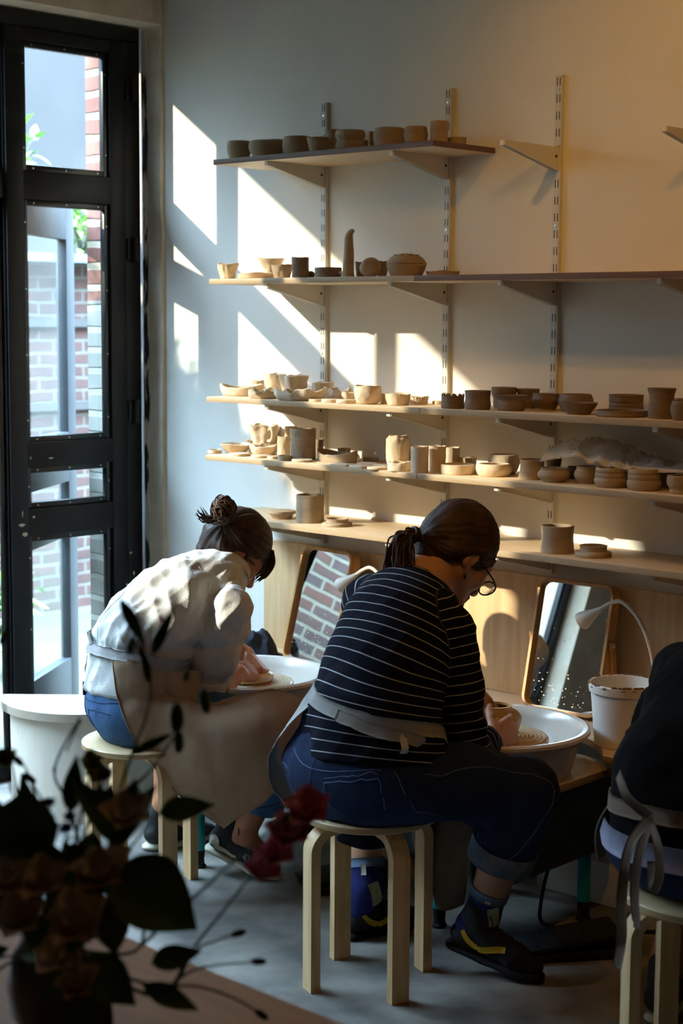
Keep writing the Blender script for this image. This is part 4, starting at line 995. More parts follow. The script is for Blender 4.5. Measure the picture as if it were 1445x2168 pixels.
# the pots being thrown
def thrown(x, y, H, label):
    t = .007
    o_ = [(.052, 0), (.060, .008), (.068, .030), (.070, .045), (.062, .058), (.047, .066), (.043, .070), (.044, .076)]
    oc = [tuple(p) for p in catmull(o_, 4)]
    inn = [(max(r - t, .004), z) for r, z in oc[::-1] if z > t]
    s_ = H/.076
    pr = [(0, 0)] + oc + inn + [(0, t)]
    o = MB().lathe([(r, z*s_) for r, z in pr], n=48).build('thrown_pot', m_clay_w, sharp=70)
    o.location = (x, y, .5388); tag(o, label, 'pot')
    return o
thrown(2.045, -.580, .082, 'wet round pot being thrown between the hands of the woman in stripes')
o = MB().lathe([(0, 0), (.075, 0), (.082, .006), (.080, .022), (.070, .030), (.060, .024), (.02, .016), (0, .016)], n=44).build('thrown_dish', m_clay_w); o.location = (1.06, -.585, .5388); tag(o, 'wet lump of clay under the hands of the woman in white', 'clay')

def pedal(x, y, rz, label):
    r = empty('foot_pedal', (x, y, 0), rz, label, 'foot pedal', 'wheel foot pedals')
    MB().box((-.075, -.14, .0), (.075, .14, .022), .004).build('base', m_rubber, r)
    mb = MB().box((-.068, -.15, .0), (.068, .12, .014), .004); mb.xf(Matrix.Translation((0, 0, .038)) @ Matrix.Rotation(.13, 4, 'X')); mb.build('treadle', m_rubber, r)
    mb = MB()
    for k in range(7): mb.box((-.055, -.12 + k*.03, .0138), (.055, -.11 + k*.03, .0158), .0005)
    mb.xf(Matrix.Translation((0, 0, .038)) @ Matrix.Rotation(.13, 4, 'X')); mb.build('grip_ribs', m_rubber, r)
    MB().tube([(-.05, .10, .03), (.05, .10, .03)], .012, 10).build('axle', m_rubber, r)
    return r
pedal(1.545, -.63, -.5, 'black foot pedal on the floor between the two stools')
pedal(2.335, -.60, -.65, 'black foot pedal on the floor under the second wheel')
o = MB().box((0, -.10, 0), (.345, 0, .128), .006).build('storage_box', m_bucket); o.location = (1.955, -.255 + .10, 0); tag(o, 'long white box on the floor under the second wheel', 'box')
cab = catmull([(2.13, -.40, .205), (2.128, -.44, .13), (2.13, -.47, .05), (2.155, -.50, .008), (2.22, -.50, .006), (2.30, -.44, .006), (2.40, -.36, .006), (2.55, -.22, .006), (2.7, -.12, .006)], 8)
o = MB().tube(cab, .0055, 10).build('power_cable', m_rubber); tag(o, 'black power cable looping from the second wheel to the floor', 'cable')
cab = catmull([(1.93, -.36, .205), (1.94, -.40, .15), (1.97, -.42, .145), (1.985, -.40, .19), (1.99, -.37, .205)], 8)
o = MB().tube(cab, .003, 8).build('thin_cable', m_rubber); tag(o, 'thin black cable hanging in a small loop under the second wheel', 'cable')

# ================================================================== stools
def stool_proto():
    r = empty('stool', (0, 0, 0))
    MB().lathe([(0, .432), (.172, .432), (.175, .435), (.175, .447), (.172, .450), (0, .450)], n=72).build('seat', m_stool, r)
    path = [(.160, 0), (.160, .12), (.160, .25), (.160, .355)] + [(.160 - .055*(1 - math.cos(t)), .355 + .055*math.sin(t)) for t in np.linspace(.15, PI/2, 9)] + [(.075, .4105), (.045, .4115)]
    tks = [.026]*4 + list(np.linspace(.027, .020, 9)) + [.017, .013]
    P = np.array(path); T = np.gradient(P, axis=0); T /= np.linalg.norm(T, axis=1, keepdims=True)
    Nn = np.stack([T[:, 1], -T[:, 0]], 1)
    w = .024; vs = []; fs = []
    for i in range(len(P)):
        a = P[i] + Nn[i]*tks[i]/2; b = P[i] - Nn[i]*tks[i]/2
        if i > 3: a[1] = min(a[1], .4315); 
        for (q, sx) in ((a, -1), (a, 1), (b, 1), (b, -1)): vs.append((q[0], sx*w, q[1]))
    for i in range(len(P) - 1):
        for k in range(4):
            k2 = (k+1) % 4; fs.append((i*4 + k, i*4 + k2, i*4 + 4 + k2, i*4 + 4 + k))
    fs += [(0, 3, 2, 1), tuple((len(P)-1)*4 + k for k in range(4))]
    me = MB().add(vs, fs).data('leg', m_stleg, sharp=30)
    for k in range(4):
        l = link('leg', me, r); l.rotation_euler = (0, 0, k*PI/2)
    return r
st = stool_proto()
for i, (x, y, rz, lab) in enumerate(((2.067, -1.122, -1.9255, 'round birch stool under the woman in stripes'), (1.125, -1.075, -1.80, 'round birch stool under the woman in white'), (2.995, -1.075, -2.15, 'round birch stool under the person in black at the right edge'))):
    o = st if i == 0 else copy_tree(st)
    o.location = (x, y, 0); o.rotation_euler = (0, 0, rz); tag(o, lab, 'stool', 'round bent-leg stools')

# half-round bench by the window
hb_ = empty('half_round_bench', (.313, -.637, 0), math.atan2(.68, .73), 'pale half-round plywood bench by the window, behind the white-shirted woman', 'bench')
R_ = .295
arc = [(R_*math.cos(a), R_*math.sin(a)) for a in np.linspace(PI, 2*PI, 48)]
MB().prism(arc, .352, .38, .003).build('seat_board', m_white_ply, hb_)
r2 = .262; A = [(r2*math.cos(a), r2*math.sin(a) - .005) for a in np.linspace(PI, 2*PI, 40)]
MB().prism(A, .0, .3515).build('curved_body', m_cream, hb_)

# ================================================================== foreground table, vase and flowers
ft = empty('table', (3.55, -3.15, 0), 0, 'warm wooden table in the near foreground, at the bottom of the picture', 'table')
MB().box((2.55, -3.7, .715), (4.35, -2.612, .75), .003).build('tabletop', m_tablewood, ft, world=True)
for (x, y) in ((2.62, -2.69), (2.62, -3.62), (4.28, -2.69), (4.28, -3.62)):
    MB().box((x - .03, y - .03, 0), (x + .03, y + .03, .715), .003).build('leg', m_tablewood, ft, world=True)
VC = V((3.085, -2.875, .75))
o = MB().lathe([(0, 0), (.042, 0), (.05, .01), (.056, .05), (.05, .09), (.036, .115), (.040, .125), (.036, .124), (.032, .112), (.046, .07), (.045, .02), (0, .012)], n=40).build('flower_vase', m_vase); o.location = VC; tag(o, 'small dark glazed vase holding the flowers on the foreground table', 'vase')
VM = VC + V((0, 0, .10))
rf = random.Random(11)
TOCAM = V((4.80, -4.15, 1.67))
def stemtube(mb, pts, r0=.0026, r1=.0014, from_vase=True):
    p = [tuple(VM + V((rf.uniform(-.02, .02), rf.uniform(-.02, .02), 0)))] + list(pts) if from_vase else list(pts)
    c = catmull(p, 7); mb.tube(c, list(np.linspace(r0, r1, len(c))), 7)
    return c
def broad_leaf(mb, p, q, W, n=(.6, -.55, .5), curl=.12):
    p, q = V(p), V(q); leaf_shape(mb, p, q - p, n, (q - p).length, W, curl, 8)
def bloom(mb, c, R, layers=2, petals=5, tilt=(0.3, -.4, .8)):
    c = V(c); ax = V(tilt).normalized(); u = ax.orthogonal().normalized(); w = ax.cross(u)
    for l in range(layers):
        op = .35 + .4*l
        for k in range(petals):
            a = 2*PI*k/petals + l*.5 + rf.uniform(-.2, .2)
            d = (u*math.cos(a) + w*math.sin(a)); L = R*(.65 + .2*l)*rf.uniform(.85, 1.15)
            dirv = (d*math.sin(op) + ax*math.cos(op)).normalized()
            side = ax.cross(d).normalized(); nrm = dirv.cross(side)
            G = []
            for i in range(6):
                t = i/5; row = []
                for j in range(5):
                    s_ = (j - 2)/2
                    wd = L*.95*math.sin(PI*(t*.82 + .1))
                    row.append(c + dirv*(L*t) + side*(s_*wd*.5) + nrm*(L*.18*(s_*s_) - L*.25*t*t) + nrm*rf.uniform(-.03, .03)*L)
                G.append(row)
            mb.grid(np.array([[tuple(x) for x in r] for r in G]))
BQ = {
 'A_stem': [(3.172, -2.791, 0.854), (3.153, -2.814, 1.023), (3.165, -2.799, 1.11), (3.177, -2.785, 1.159), (3.181, -2.78, 1.203), (3.172, -2.791, 1.246), (3.158, -2.809, 1.315)],
 'A_leaf1': [(3.157, -2.81, 1.315), (3.179, -2.783, 1.249)],
 'A_leaf2': [(3.201, -2.757, 1.305), (3.183, -2.779, 1.24)],
 'A_leaf3': [(3.181, -2.78, 1.203), (3.173, -2.79, 1.258)],
 'A_side': [(3.153, -2.814, 1.053), (3.177, -2.785, 1.083), (3.202, -2.756, 1.136)],
 'A_buds': [(3.203, -2.755, 1.158), (3.227, -2.728, 1.179), (3.204, -2.753, 1.126), (3.165, -2.799, 1.254), (3.211, -2.745, 1.214)],
 'leafB': [(3.24, -2.819, 1.052), (3.287, -2.766, 1.064)],
 'big': [(3.208, -2.858, 1.012), (3.269, -2.786, 0.91)],
 'big2': [(3.1, -2.916, 1.063), (3.099, -2.917, 0.945)],
 'big3': [(3.085, -2.852, 1.053), (3.052, -2.897, 0.98)],
 'low1': [(3.233, -2.827, 0.856), (3.275, -2.779, 0.871)],
 'low2': [(3.226, -2.836, 0.828), (3.275, -2.779, 0.791)],
 'spik': [(3.092, -2.843, 1.027), (3.097, -2.837, 1.103)],
 'spik2': [(3.117, -2.811, 1.013), (3.125, -2.801, 1.064)],
 'spik3': [(3.175, -2.819, 1.027), (3.183, -2.809, 1.083)],
 'peach': [(3.177, -2.817, 1.027), (3.093, -2.925, 0.896), (3.136, -2.868, 0.882), (3.136, -2.868, 0.805), (3.111, -2.9, 0.944), (3.155, -2.843, 0.95), (3.12, -2.89, 0.842), (3.085, -2.937, 0.947)],
 'olive': [(3.11, -2.82, 1.087), (3.043, -2.91, 1.095), (3.117, -2.811, 1.07)],
 'pink_stem': [(3.199, -2.79, 0.791), (3.231, -2.754, 0.855), (3.279, -2.701, 0.945), (3.31, -2.669, 1.011), (3.329, -2.65, 1.026)],
 'pinks': [(3.336, -2.644, 1.028), (3.318, -2.661, 0.998), (3.307, -2.672, 0.973), (3.295, -2.685, 0.95)],
 'pink_stem2': [(3.226, -2.836, 0.881), (3.274, -2.78, 0.948), (3.314, -2.737, 1.002), (3.347, -2.703, 1.04)],
 'seed1': [(3.199, -2.79, 0.791), (3.232, -2.753, 0.85), (3.252, -2.73, 0.865), (3.271, -2.71, 0.874)],
 'seed2': [(3.149, -2.772, 0.777), (3.198, -2.715, 0.807), (3.253, -2.656, 0.815)],
 'seed3': [(3.187, -2.804, 0.811), (3.235, -2.748, 0.802), (3.269, -2.712, 0.784), (3.292, -2.688, 0.762)],
 'seed4': [(3.051, -2.814, 0.828), (3.037, -2.833, 0.961), (3.02, -2.857, 1.067), (3.011, -2.868, 1.087)],
 'seed5': [(3.012, -2.783, 0.843), (3.001, -2.798, 0.925), (2.994, -2.807, 0.999), (2.98, -2.826, 1.048)],
 'thin': [(3.032, -2.758, 0.841), (3.013, -2.782, 0.997), (3.0, -2.799, 1.058), (3.022, -2.771, 1.129), (3.01, -2.786, 1.084)],
 'seed6': [(3.033, -2.839, 0.863), (3.012, -2.867, 1.029), (3.003, -2.88, 1.145), (3.003, -2.88, 1.253)],
 'purple': [(3.16, -2.837, 1.087), (3.132, -2.873, 1.033), (3.116, -2.894, 1.053), (3.128, -2.878, 1.018), (3.135, -2.869, 0.992)],
 'vase': [(3.09, -2.846, 0.738), (3.11, -2.82, 0.813)],
}
FG = 'cut flowers in the foreground vase'
def spray(name, label, stems=(), leaves=(), blooms=(), pods=(), cat='flower', lm=None, bm_=None, pm=None, base=True):
    """one cut stem with its stems, leaves and flower heads"""
    r = empty(name, tuple(VM), 0, label, cat, FG)
    sm = MB()
    for i, s_ in enumerate(stems): stemtube(sm, s_, from_vase=(i == 0 and base))
    if sm.v: sm.build('stem', m_stem, r, world=True)
    for (p, q, W) in leaves:
        mb = MB(); broad_leaf(mb, p, q, W); mb.build('leaf', lm or m_leaf, r, world=True, sharp=180)
    for (c, R) in blooms:
        mb = MB(); bloom(mb, c, R); mb.build('flower_head', bm_ or m_pink, r, world=True, sharp=180)
    for (c, R, d) in pods:
        mb = MB(); c = V(c); d = V(d).normalized()
        pts = [c + d*(R*t) for t in np.linspace(-1, 1, 9)]
        mb.tube(pts, [max(.0006, R*.45*math.sqrt(max(0, 1 - t*t))) for t in np.linspace(-1, 1, 9)], 10)
        mb.build('bud', pm or m_seed, r, world=True, sharp=180)
    return r
B = BQ
A = B['A_stem']
spray('leafy_stem', 'tall thin leafy stem crossing the white shirt, with narrow pointed leaves', [A, B['A_side']], [(*B['A_leaf1'], .018), (*B['A_leaf2'][::-1], .016), (*B['A_leaf3'], .012), (A[2], (3.20, -2.757, 1.14), .014)], (),
      [(B['A_buds'][0], .022, (.1, -.1, 1)), (B['A_buds'][1], .017, (.2, 0, -1)), (B['A_buds'][2], .016, (0, 0, 1)), (B['A_buds'][3], .013, (0, .2, 1)), (B['A_buds'][4], .010, (.3, 0, 1))], lm=m_leaf, pm=m_leaf)
spray('leafy_stem', 'stem with a single broad horizontal leaf in front of the tan apron', [[(3.20, -2.86, .98), B['leafB'][0]]], [(*B['leafB'], .034), ((3.19, -2.86, 1.0), (3.235, -2.82, 1.09), .03), ((3.20, -2.85, 1.02), (3.155, -2.89, 1.10), .036)])
spray('leafy_stem', 'stem with the biggest dark leaf, in front of the grey floor', [[(3.17, -2.88, .95), B['big'][0]]], [((3.205, -2.865, .985), (3.285, -2.79, .905), .098), ((3.19, -2.88, .99), (3.14, -2.93, .93), .06), ((3.20, -2.87, .95), (3.215, -2.87, .87), .05)])
spray('leafy_stem', 'stem with broad dark leaves at the left picture edge', [[(3.10, -2.92, .97)]], [((3.10, -2.92, 1.075), (3.098, -2.92, .955), .085), ((3.13, -2.89, 1.03), (3.06, -2.96, .985), .06), ((3.06, -2.95, 1.02), (3.10, -2.92, .90), .07), ((3.13, -2.88, 1.0), (3.17, -2.85, .93), .06)])
spray('leafy_stem', 'low stem whose leaves reach over the bare table edge', [[(3.19, -2.87, .84)]], [(*B['low1'], .034), (*B['low2'], .030), ((3.16, -2.88, .86), (3.22, -2.84, .80), .06), ((3.16, -2.89, .88), (3.10, -2.93, .80), .08), ((3.15, -2.90, .82), (3.20, -2.86, .76), .07)])
spray('leafy_stem', 'stem with spiky upright leaves in front of the pale bench', [[(3.10, -2.85, 1.0)]], [(*B['spik'], .028), (*B['spik2'], .030), (*B['spik3'], .034), ((3.15, -2.83, 1.0), (3.135, -2.83, 1.075), .03), ((3.06, -2.88, 1.0), (3.05, -2.89, 1.08), .028)], lm=m_leaf)
pe = B['peach']
plab = ['dusky peach flower nearest the birch stool leg', 'dusky peach flower at the left edge, middle height', 'dusky peach flower in the middle of the bunch', 'dusky peach flower lowest in the bunch', 'dusky peach flower left of the bunch centre', 'dusky peach flower right of the biggest leaf base', 'dusky peach flower low at the left', 'dusky peach flower at the far left edge, upper']
for i, c in enumerate(pe):
    c = tuple(V(c) + (TOCAM - V(c)).normalized()*(.07 + .02*(i % 3)))
    spray('peach_flower', plab[i], [[tuple(V(c)*.5 + VM*.5), c]], (), [(c, .044 + .007*(i % 3))], bm_=m_peach, base=True)
for i, c in enumerate(B['olive']):
    spray('greenish_flower', ['pale olive bloom in front of the bench base', 'olive bloom at the left edge by the window foot', 'small olive bloom beside the stool leg'][i], [[tuple(V(c)*.6 + VM*.4), c]], (), [(c, .026)], bm_=m_leaf2)
spray('pink_sweet_pea', 'bright pink flower spike leaning right, in front of the near stool', [B['pink_stem'], B['pink_stem2']], [(B['pink_stem'][3], (3.335, -2.648, 1.045), .022)], [(c, r_) for c, r_ in zip(B['pinks'], (.052, .046, .042, .036))], [((3.325, -2.655, 1.03), .02, (.3, .3, .6))], pm=m_leaf2)
slab = ['dark oval seed head highest over the grey floor', 'dark oval seed head at the table edge', 'dark oval seed head low over the table', 'dark seed head at the foot of the window, upper', 'dark seed head at the foot of the window, lower', 'dark seed head at the left edge against the window']
for i, k in enumerate(('seed1', 'seed2', 'seed3', 'seed4', 'seed5', 'seed6')):
    p = B[k]; spray('seed_head_stem', slab[i], [p], (), (), [(p[-1], .0115, [(.6, .6, .25), (.7, .7, .0), (.5, .5, -.5), (-.5, -.4, .6), (-.6, -.3, .4), (.2, .1, .4)][i])])
spray('wiry_stem', 'thin wiry twig in front of the pale bench', [B['thin']], (), (), [(B['thin'][2], .006, (0, 0, 1))])
for i, c in enumerate(B['purple']):
    spray('purple_flower', ['tiny purple bloom nearest the stool', 'tiny purple bloom below the spiky leaves', 'tiny purple bloom in front of the bench', 'tiny purple bloom left in the bunch', 'tiny purple bloom deep in the bunch'][i], [[c]], (), [(c, .014)], bm_=m_purple)
# filler foliage of the bunch
for i in range(9):
    a = rf.uniform(0, 2*PI); h = rf.uniform(-.05, .17); rad = rf.uniform(.03, .12)
    c = VM + V((rad*math.cos(a), rad*math.sin(a), h))
    lv_ = []
    for k in range(5):
        d = V((rf.uniform(-1, 1), rf.uniform(-1, 1), rf.uniform(-.3, .7))).normalized()
        lv_.append((tuple(c + d*.01), tuple(c + d*rf.uniform(.04, .075)), rf.uniform(.02, .036)))
    spray('leafy_stem', 'leafy filler stem in the thick of the dark foreground bunch', [[tuple(c)]], lv_)

# ================================================================== people: implicit surfaces meshed with surface nets
class Fld:
    def __init__(s, lo, hi, h):
        s.lo = np.array(lo, float); s.h = h
        s.n = np.ceil((np.array(hi, float) - s.lo)/h).astype(int) + 1
        s.D = np.full(s.n, .5, np.float32)
    def _w(s, lo, hi, m):
        a = np.clip(np.floor((np.minimum(lo, hi) - m - s.lo)/s.h).astype(int), 0, s.n - 1)
        b = np.clip(np.ceil((np.maximum(lo, hi) + m - s.lo)/s.h).astype(int) + 1, 1, s.n)
        ax = [((np.arange(a[i], b[i]))*s.h + s.lo[i]).astype(np.float32) for i in range(3)]
        return tuple(slice(a[i], b[i]) for i in range(3)), ax[0][:, None, None], ax[1][None, :, None], ax[2][None, None, :]
    def _mix(s, sl, d, k):
        A = s.D[sl]
        if k > 0:
            h = np.maximum(k - np.abs(A - d), 0)/k
            s.D[sl] = np.minimum(A, d) - h*h*k*.25
        else: s.D[sl] = np.minimum(A, d)
    def cone(s, a, b, ra, rb, k=.02, sq=None):
        a = np.array(a, float); b = np.array(b, float); m = max(ra, rb) + k + 3*s.h
        sl, X, Y, Z = s._w(np.minimum(a, b), np.maximum(a, b), m)
        px, py, pz = X - a[0], Y - a[1], Z - a[2]; ab = b - a
        if sq is not None:
            u = np.array(sq[0], float); u /= np.linalg.norm(u); g = 1/sq[1] - 1
            t = (px*u[0] + py*u[1] + pz*u[2])*g
            px, py, pz = px + t*u[0], py + t*u[1], pz + t*u[2]
            ab = ab + u*(ab @ u)*g
        L2 = max(ab @ ab, 1e-9)
        t = np.clip((px*ab[0] + py*ab[1] + pz*ab[2])/L2, 0, 1)
        d = np.sqrt((px - t*ab[0])**2 + (py - t*ab[1])**2 + (pz - t*ab[2])**2) - (ra + (rb - ra)*t)
        s._mix(sl, d, k)
    def chain(s, pts, rad, k=.02, sq=None):
        for i in range(len(pts) - 1): s.cone(pts[i], pts[i+1], rad[i], rad[i+1], k, sq)
    def _ell(s, c, r, R, m):
        c = np.array(c, float); r = np.array(r, float); q = max(r) + m
        sl, X, Y, Z = s._w(c, c, q)
        px, py, pz = X - c[0], Y - c[1], Z - c[2]
        R = np.eye(3) if R is None else np.array(R, float)
        l = [px*R[i][0] + py*R[i][1] + pz*R[i][2] for i in range(3)]
        k0 = np.sqrt(sum((l[i]/r[i])**2 for i in range(3))); k1 = np.sqrt(sum((l[i]/r[i]**2)**2 for i in range(3)))
        return sl, k0*(k0 - 1)/np.maximum(k1, 1e-6)
    def ell(s, c, r, R=None, k=.02):
        sl, d = s._ell(c, r, R, k + 3*s.h); s._mix(sl, d, k)
    def dig(s, c, r, R=None):
        sl, d = s._ell(c, r, R, 3*s.h); s.D[sl] = np.maximum(s.D[sl], -d)
    def cut(s, p, n, lo=None, hi=None):
        """removes the side the normal points to (optionally only inside a box)"""
        lo = s.lo if lo is None else lo; hi = s.lo + s.h*(s.n - 1) if hi is None else hi
        sl, X, Y, Z = s._w(np.array(lo, float), np.array(hi, float), 0)
        n = np.array(n, float); n /= np.linalg.norm(n)
        s.D[sl] = np.maximum(s.D[sl], (X - p[0])*n[0] + (Y - p[1])*n[1] + (Z - p[2])*n[2])
    def mesh(s):
        D = s.D; S = D < 0; n = np.array(D.shape) - 1
        cnt = np.zeros(n, np.int8)
        for i in (0, 1):
            for j in (0, 1):
                for k in (0, 1): cnt += S[i:n[0]+i, j:n[1]+j, k:n[2]+k]
        act = (cnt > 0) & (cnt < 8); I = np.argwhere(act)
        idx = np.full(n, -1, np.int64); idx[act] = np.arange(len(I))
        c = np.array([(i, j, k) for i in (0, 1) for j in (0, 1) for k in (0, 1)])
        vals = np.stack([D[I[:, 0]+q[0], I[:, 1]+q[1], I[:, 2]+q[2]] for q in c], 1).astype(float)
        acc = np.zeros((len(I), 3)); w = np.zeros(len(I))
        for a in range(8):
            for b in range(a + 1, 8):
                if np.abs(c[a] - c[b]).sum() != 1: continue
                va, vb = vals[:, a], vals[:, b]; m = (va < 0) != (vb < 0)
                t = np.where(m, va/np.where(m, va - vb, 1), 0)
                acc += np.where(m[:, None], c[a] + (c[b] - c[a])*t[:, None], 0); w += m
        P = (I + acc/w[:, None])*s.h + s.lo
        F = []
        for ax in range(3):
            o1, o2 = [(1, 2), (2, 0), (0, 1)][ax]
            sl0 = [slice(1, -1)]*3; sl1 = [slice(1, -1)]*3
            sl0[ax] = slice(0, -1); sl1[ax] = slice(1, None)
            A, B = S[tuple(sl0)], S[tuple(sl1)]
            E = np.argwhere(A != B); off = np.ones(3, int); off[ax] = 0; E = E + off
            d1 = np.zeros(3, int); d1[o1] = 1; d2 = np.zeros(3, int); d2[o2] = 1
            g = lambda e: idx[e[:, 0], e[:, 1], e[:, 2]]
            q = np.stack([g(E - d1 - d2), g(E - d2), g(E), g(E - d1)], 1)
            fl = S[E[:, 0], E[:, 1], E[:, 2]]
            q = np.where(fl[:, None], q, q[:, ::-1])
            F.append(q)
        F = np.vstack(F); F = F[(F >= 0).all(1)]
        return P, F

def vnormals(P, F):
    a, b, c, d = (P[F[:, i]] for i in range(4))
    fn = np.cross(c - a, d - b); N_ = np.zeros_like(P)
    for i in range(4):
        for k in range(3): N_[:, k] += np.bincount(F[:, i], fn[:, k], len(P))
    return N_/np.maximum(np.linalg.norm(N_, axis=1, keepdims=True), 1e-12)

def smooth(P, F, it=1, lam=.5):
    for _ in range(it):
        acc = np.zeros_like(P); w = np.zeros(len(P))
        for i in range(4):
            for j in (1, 3):
                t = F[:, (i + j) % 4]
                for k in range(3): acc[:, k] += np.bincount(F[:, i], P[t, k], len(P))
                w += np.bincount(F[:, i], None, len(P))
        P = P + lam*(acc/np.maximum(w, 1)[:, None] - P)
    return P

def ridged(q): return 1 - np.abs(vnoise(q))*2
def folds(P, F, terms, mask=None):
    """displaces cloth along its normals; terms: (amp, matrix 3x3 that maps points into noise space)"""
    Nn = vnormals(P, F); d = 0
    for amp, Mx, off in terms:
        q = P @ np.array(Mx, float).T + off
        d = d + amp*(ridged(q) - .2)
    if mask is not None: d = d*mask
    return P + Nn*d[:, None]
def axes_noise(d_long, f_long, f_cross):
    """noise space with long features along d_long"""
    d = np.array(d_long, float); d /= np.linalg.norm(d)
    a = np.cross(d, [0, 0, 1.]); 
    if np.linalg.norm(a) < .1: a = np.cross(d, [0, 1., 0])
    a /= np.linalg.norm(a); b = np.cross(d, a)
    return [d*f_long, a*f_cross, b*f_cross]

def fld_obj(name, P, F, mat, parent=None, base=(0, 0, 0)):
    me = bpy.data.meshes.new(name)
    b = np.array(base, float)
    me.vertices.add(len(P)); me.vertices.foreach_set('co', (P - b).ravel())
    me.loops.add(F.size); me.loops.foreach_set('vertex_index', F.ravel())
    me.polygons.add(len(F)); me.polygons.foreach_set('loop_start', np.arange(len(F))*4); me.polygons.foreach_set('loop_total', np.full(len(F), 4))
    me.update(calc_edges=True)
    me.polygons.foreach_set('use_smooth', [True]*len(F))
    me.materials.append(mat)
    return link(name, me, parent, None if parent is not None else tuple(base))

class Surf:
    """finds the surface of a mesh, to lay seams and straps on it"""
    def __init__(s, P, F): s.t = BVHTree.FromPolygons([tuple(p) for p in P], [tuple(f) for f in F])
    def near(s, p):
        l, n, i, d = s.t.find_nearest(V(p)); return l, n
    def ray(s, o, d):
        l, n, i, dd = s.t.ray_cast(V(o), V(d)); return l, n
def seam(mb, surf, pts, r=.0012, off=.0004, n=10):
    c = catmull(pts, n); q = []
    for p in c:
        l, nn = surf.near(p); q.append(l + nn*off)
    mb.tube(q, r, 6)
def ribbon(mb, surf, pts, w, off=.003, th=.0016, n=10, project=True, widths=None):
    c = catmull(pts, n); L_ = []
    Q = []
    for p in c:
        if project:
            l, nn = surf.near(p); Q.append((l + nn*off, nn))
        else:
            l, nn = surf.near(p); Q.append((V(p), nn))
    G = []
    for i, (p, nn) in enumerate(Q):
        t = (Q[min(i+1, len(Q)-1)][0] - Q[max(i-1, 0)][0]).normalized(); s_ = t.cross(nn).normalized()
        ww = w if widths is None else np.interp(i/(len(Q)-1), np.linspace(0, 1, len(widths)), widths)
        row = []
        for u in np.linspace(-.5, .5, 5):
            x = p + s_*(u*ww)
            if project:
                l, n2 = surf.near(x); x = l + n2*off
            row.append(tuple(x))
        G.append(row)
    mb.grid(np.array(G), th)

def frame(yaw, pitch, roll=0.0):
    f0 = np.array([math.sin(yaw), math.cos(yaw), 0]); z = np.array([0, 0, 1.])
    f = f0*math.cos(pitch) - z*math.sin(pitch); u = f0*math.sin(pitch) + z*math.cos(pitch); r = np.cross(f, u)
    if roll: r, u = r*math.cos(roll) + u*math.sin(roll), u*math.cos(roll) - r*math.sin(roll)
    return r, f, u

def add_head(F, c, fr, neck, s=1.0):
    r, f, u = fr; c = np.array(c, float); R = [r, f, u]
    p = lambda a, b, d: c + (r*a + f*b + u*d)*s
    F.ell(p(0, -.015, .045), (.074*s, .096*s, .088*s), R, .0)
    F.ell(p(0, .034, -.012), (.060*s, .060*s, .080*s), R, .03)
    for e in (-1, 1):
        F.cone(p(.052*e, .0, -.045), p(.020*e, .070, -.094), .022*s, .016*s, .03)
        F.ell(p(.040*e, .058, -.022), (.024*s,)*3, R, .02)
        F.cone(p(.010*e, .084, .016), p(.042*e, .072, .016), .010*s, .011*s, .016)
        F.dig(p(.032*e, .094, -.004), (.016*s, .012*s, .010*s), R)
        F.ell(p(.032*e, .073, -.005), (.013*s, .012*s, .011*s), R, .004)
        F.ell(p(.010*e, .097, -.040), (.009*s, .010*s, .008*s), R, .006)
    F.cone(p(0, .086, .006), p(0, .108, -.034), .009*s, .012*s, .010)
    F.cone(p(-.018, .086, -.063), p(.018, .086, -.063), .008*s, .008*s, .006)
    F.cone(p(-.015, .084, -.074), p(.015, .084, -.074), .008*s, .008*s, .005)
    F.ell(p(0, .074, -.098), (.020*s, .018*s, .016*s), R, .02)
    F.chain([p(0, -.030, -.03), p(0, -.035, -.075), neck], [.056*s, .052*s, .058*s], .03)
    for e in (-1, 1):
        tf = f*math.cos(.25) - u*math.sin(.25)*0 ; Re = [r, (f*.94 - u*.34), (u*.94 + f*.34)]
        F.ell(p(.077*e, -.014, -.006), (.010*s, .019*s, .032*s), Re, .006)
        F.dig(p(.088*e, -.010, -.002), (.007*s, .011*s, .020*s), Re)
        F.ell(p(.075*e, -.006, -.034), (.008*s, .009*s, .010*s), Re, .006)
    return p

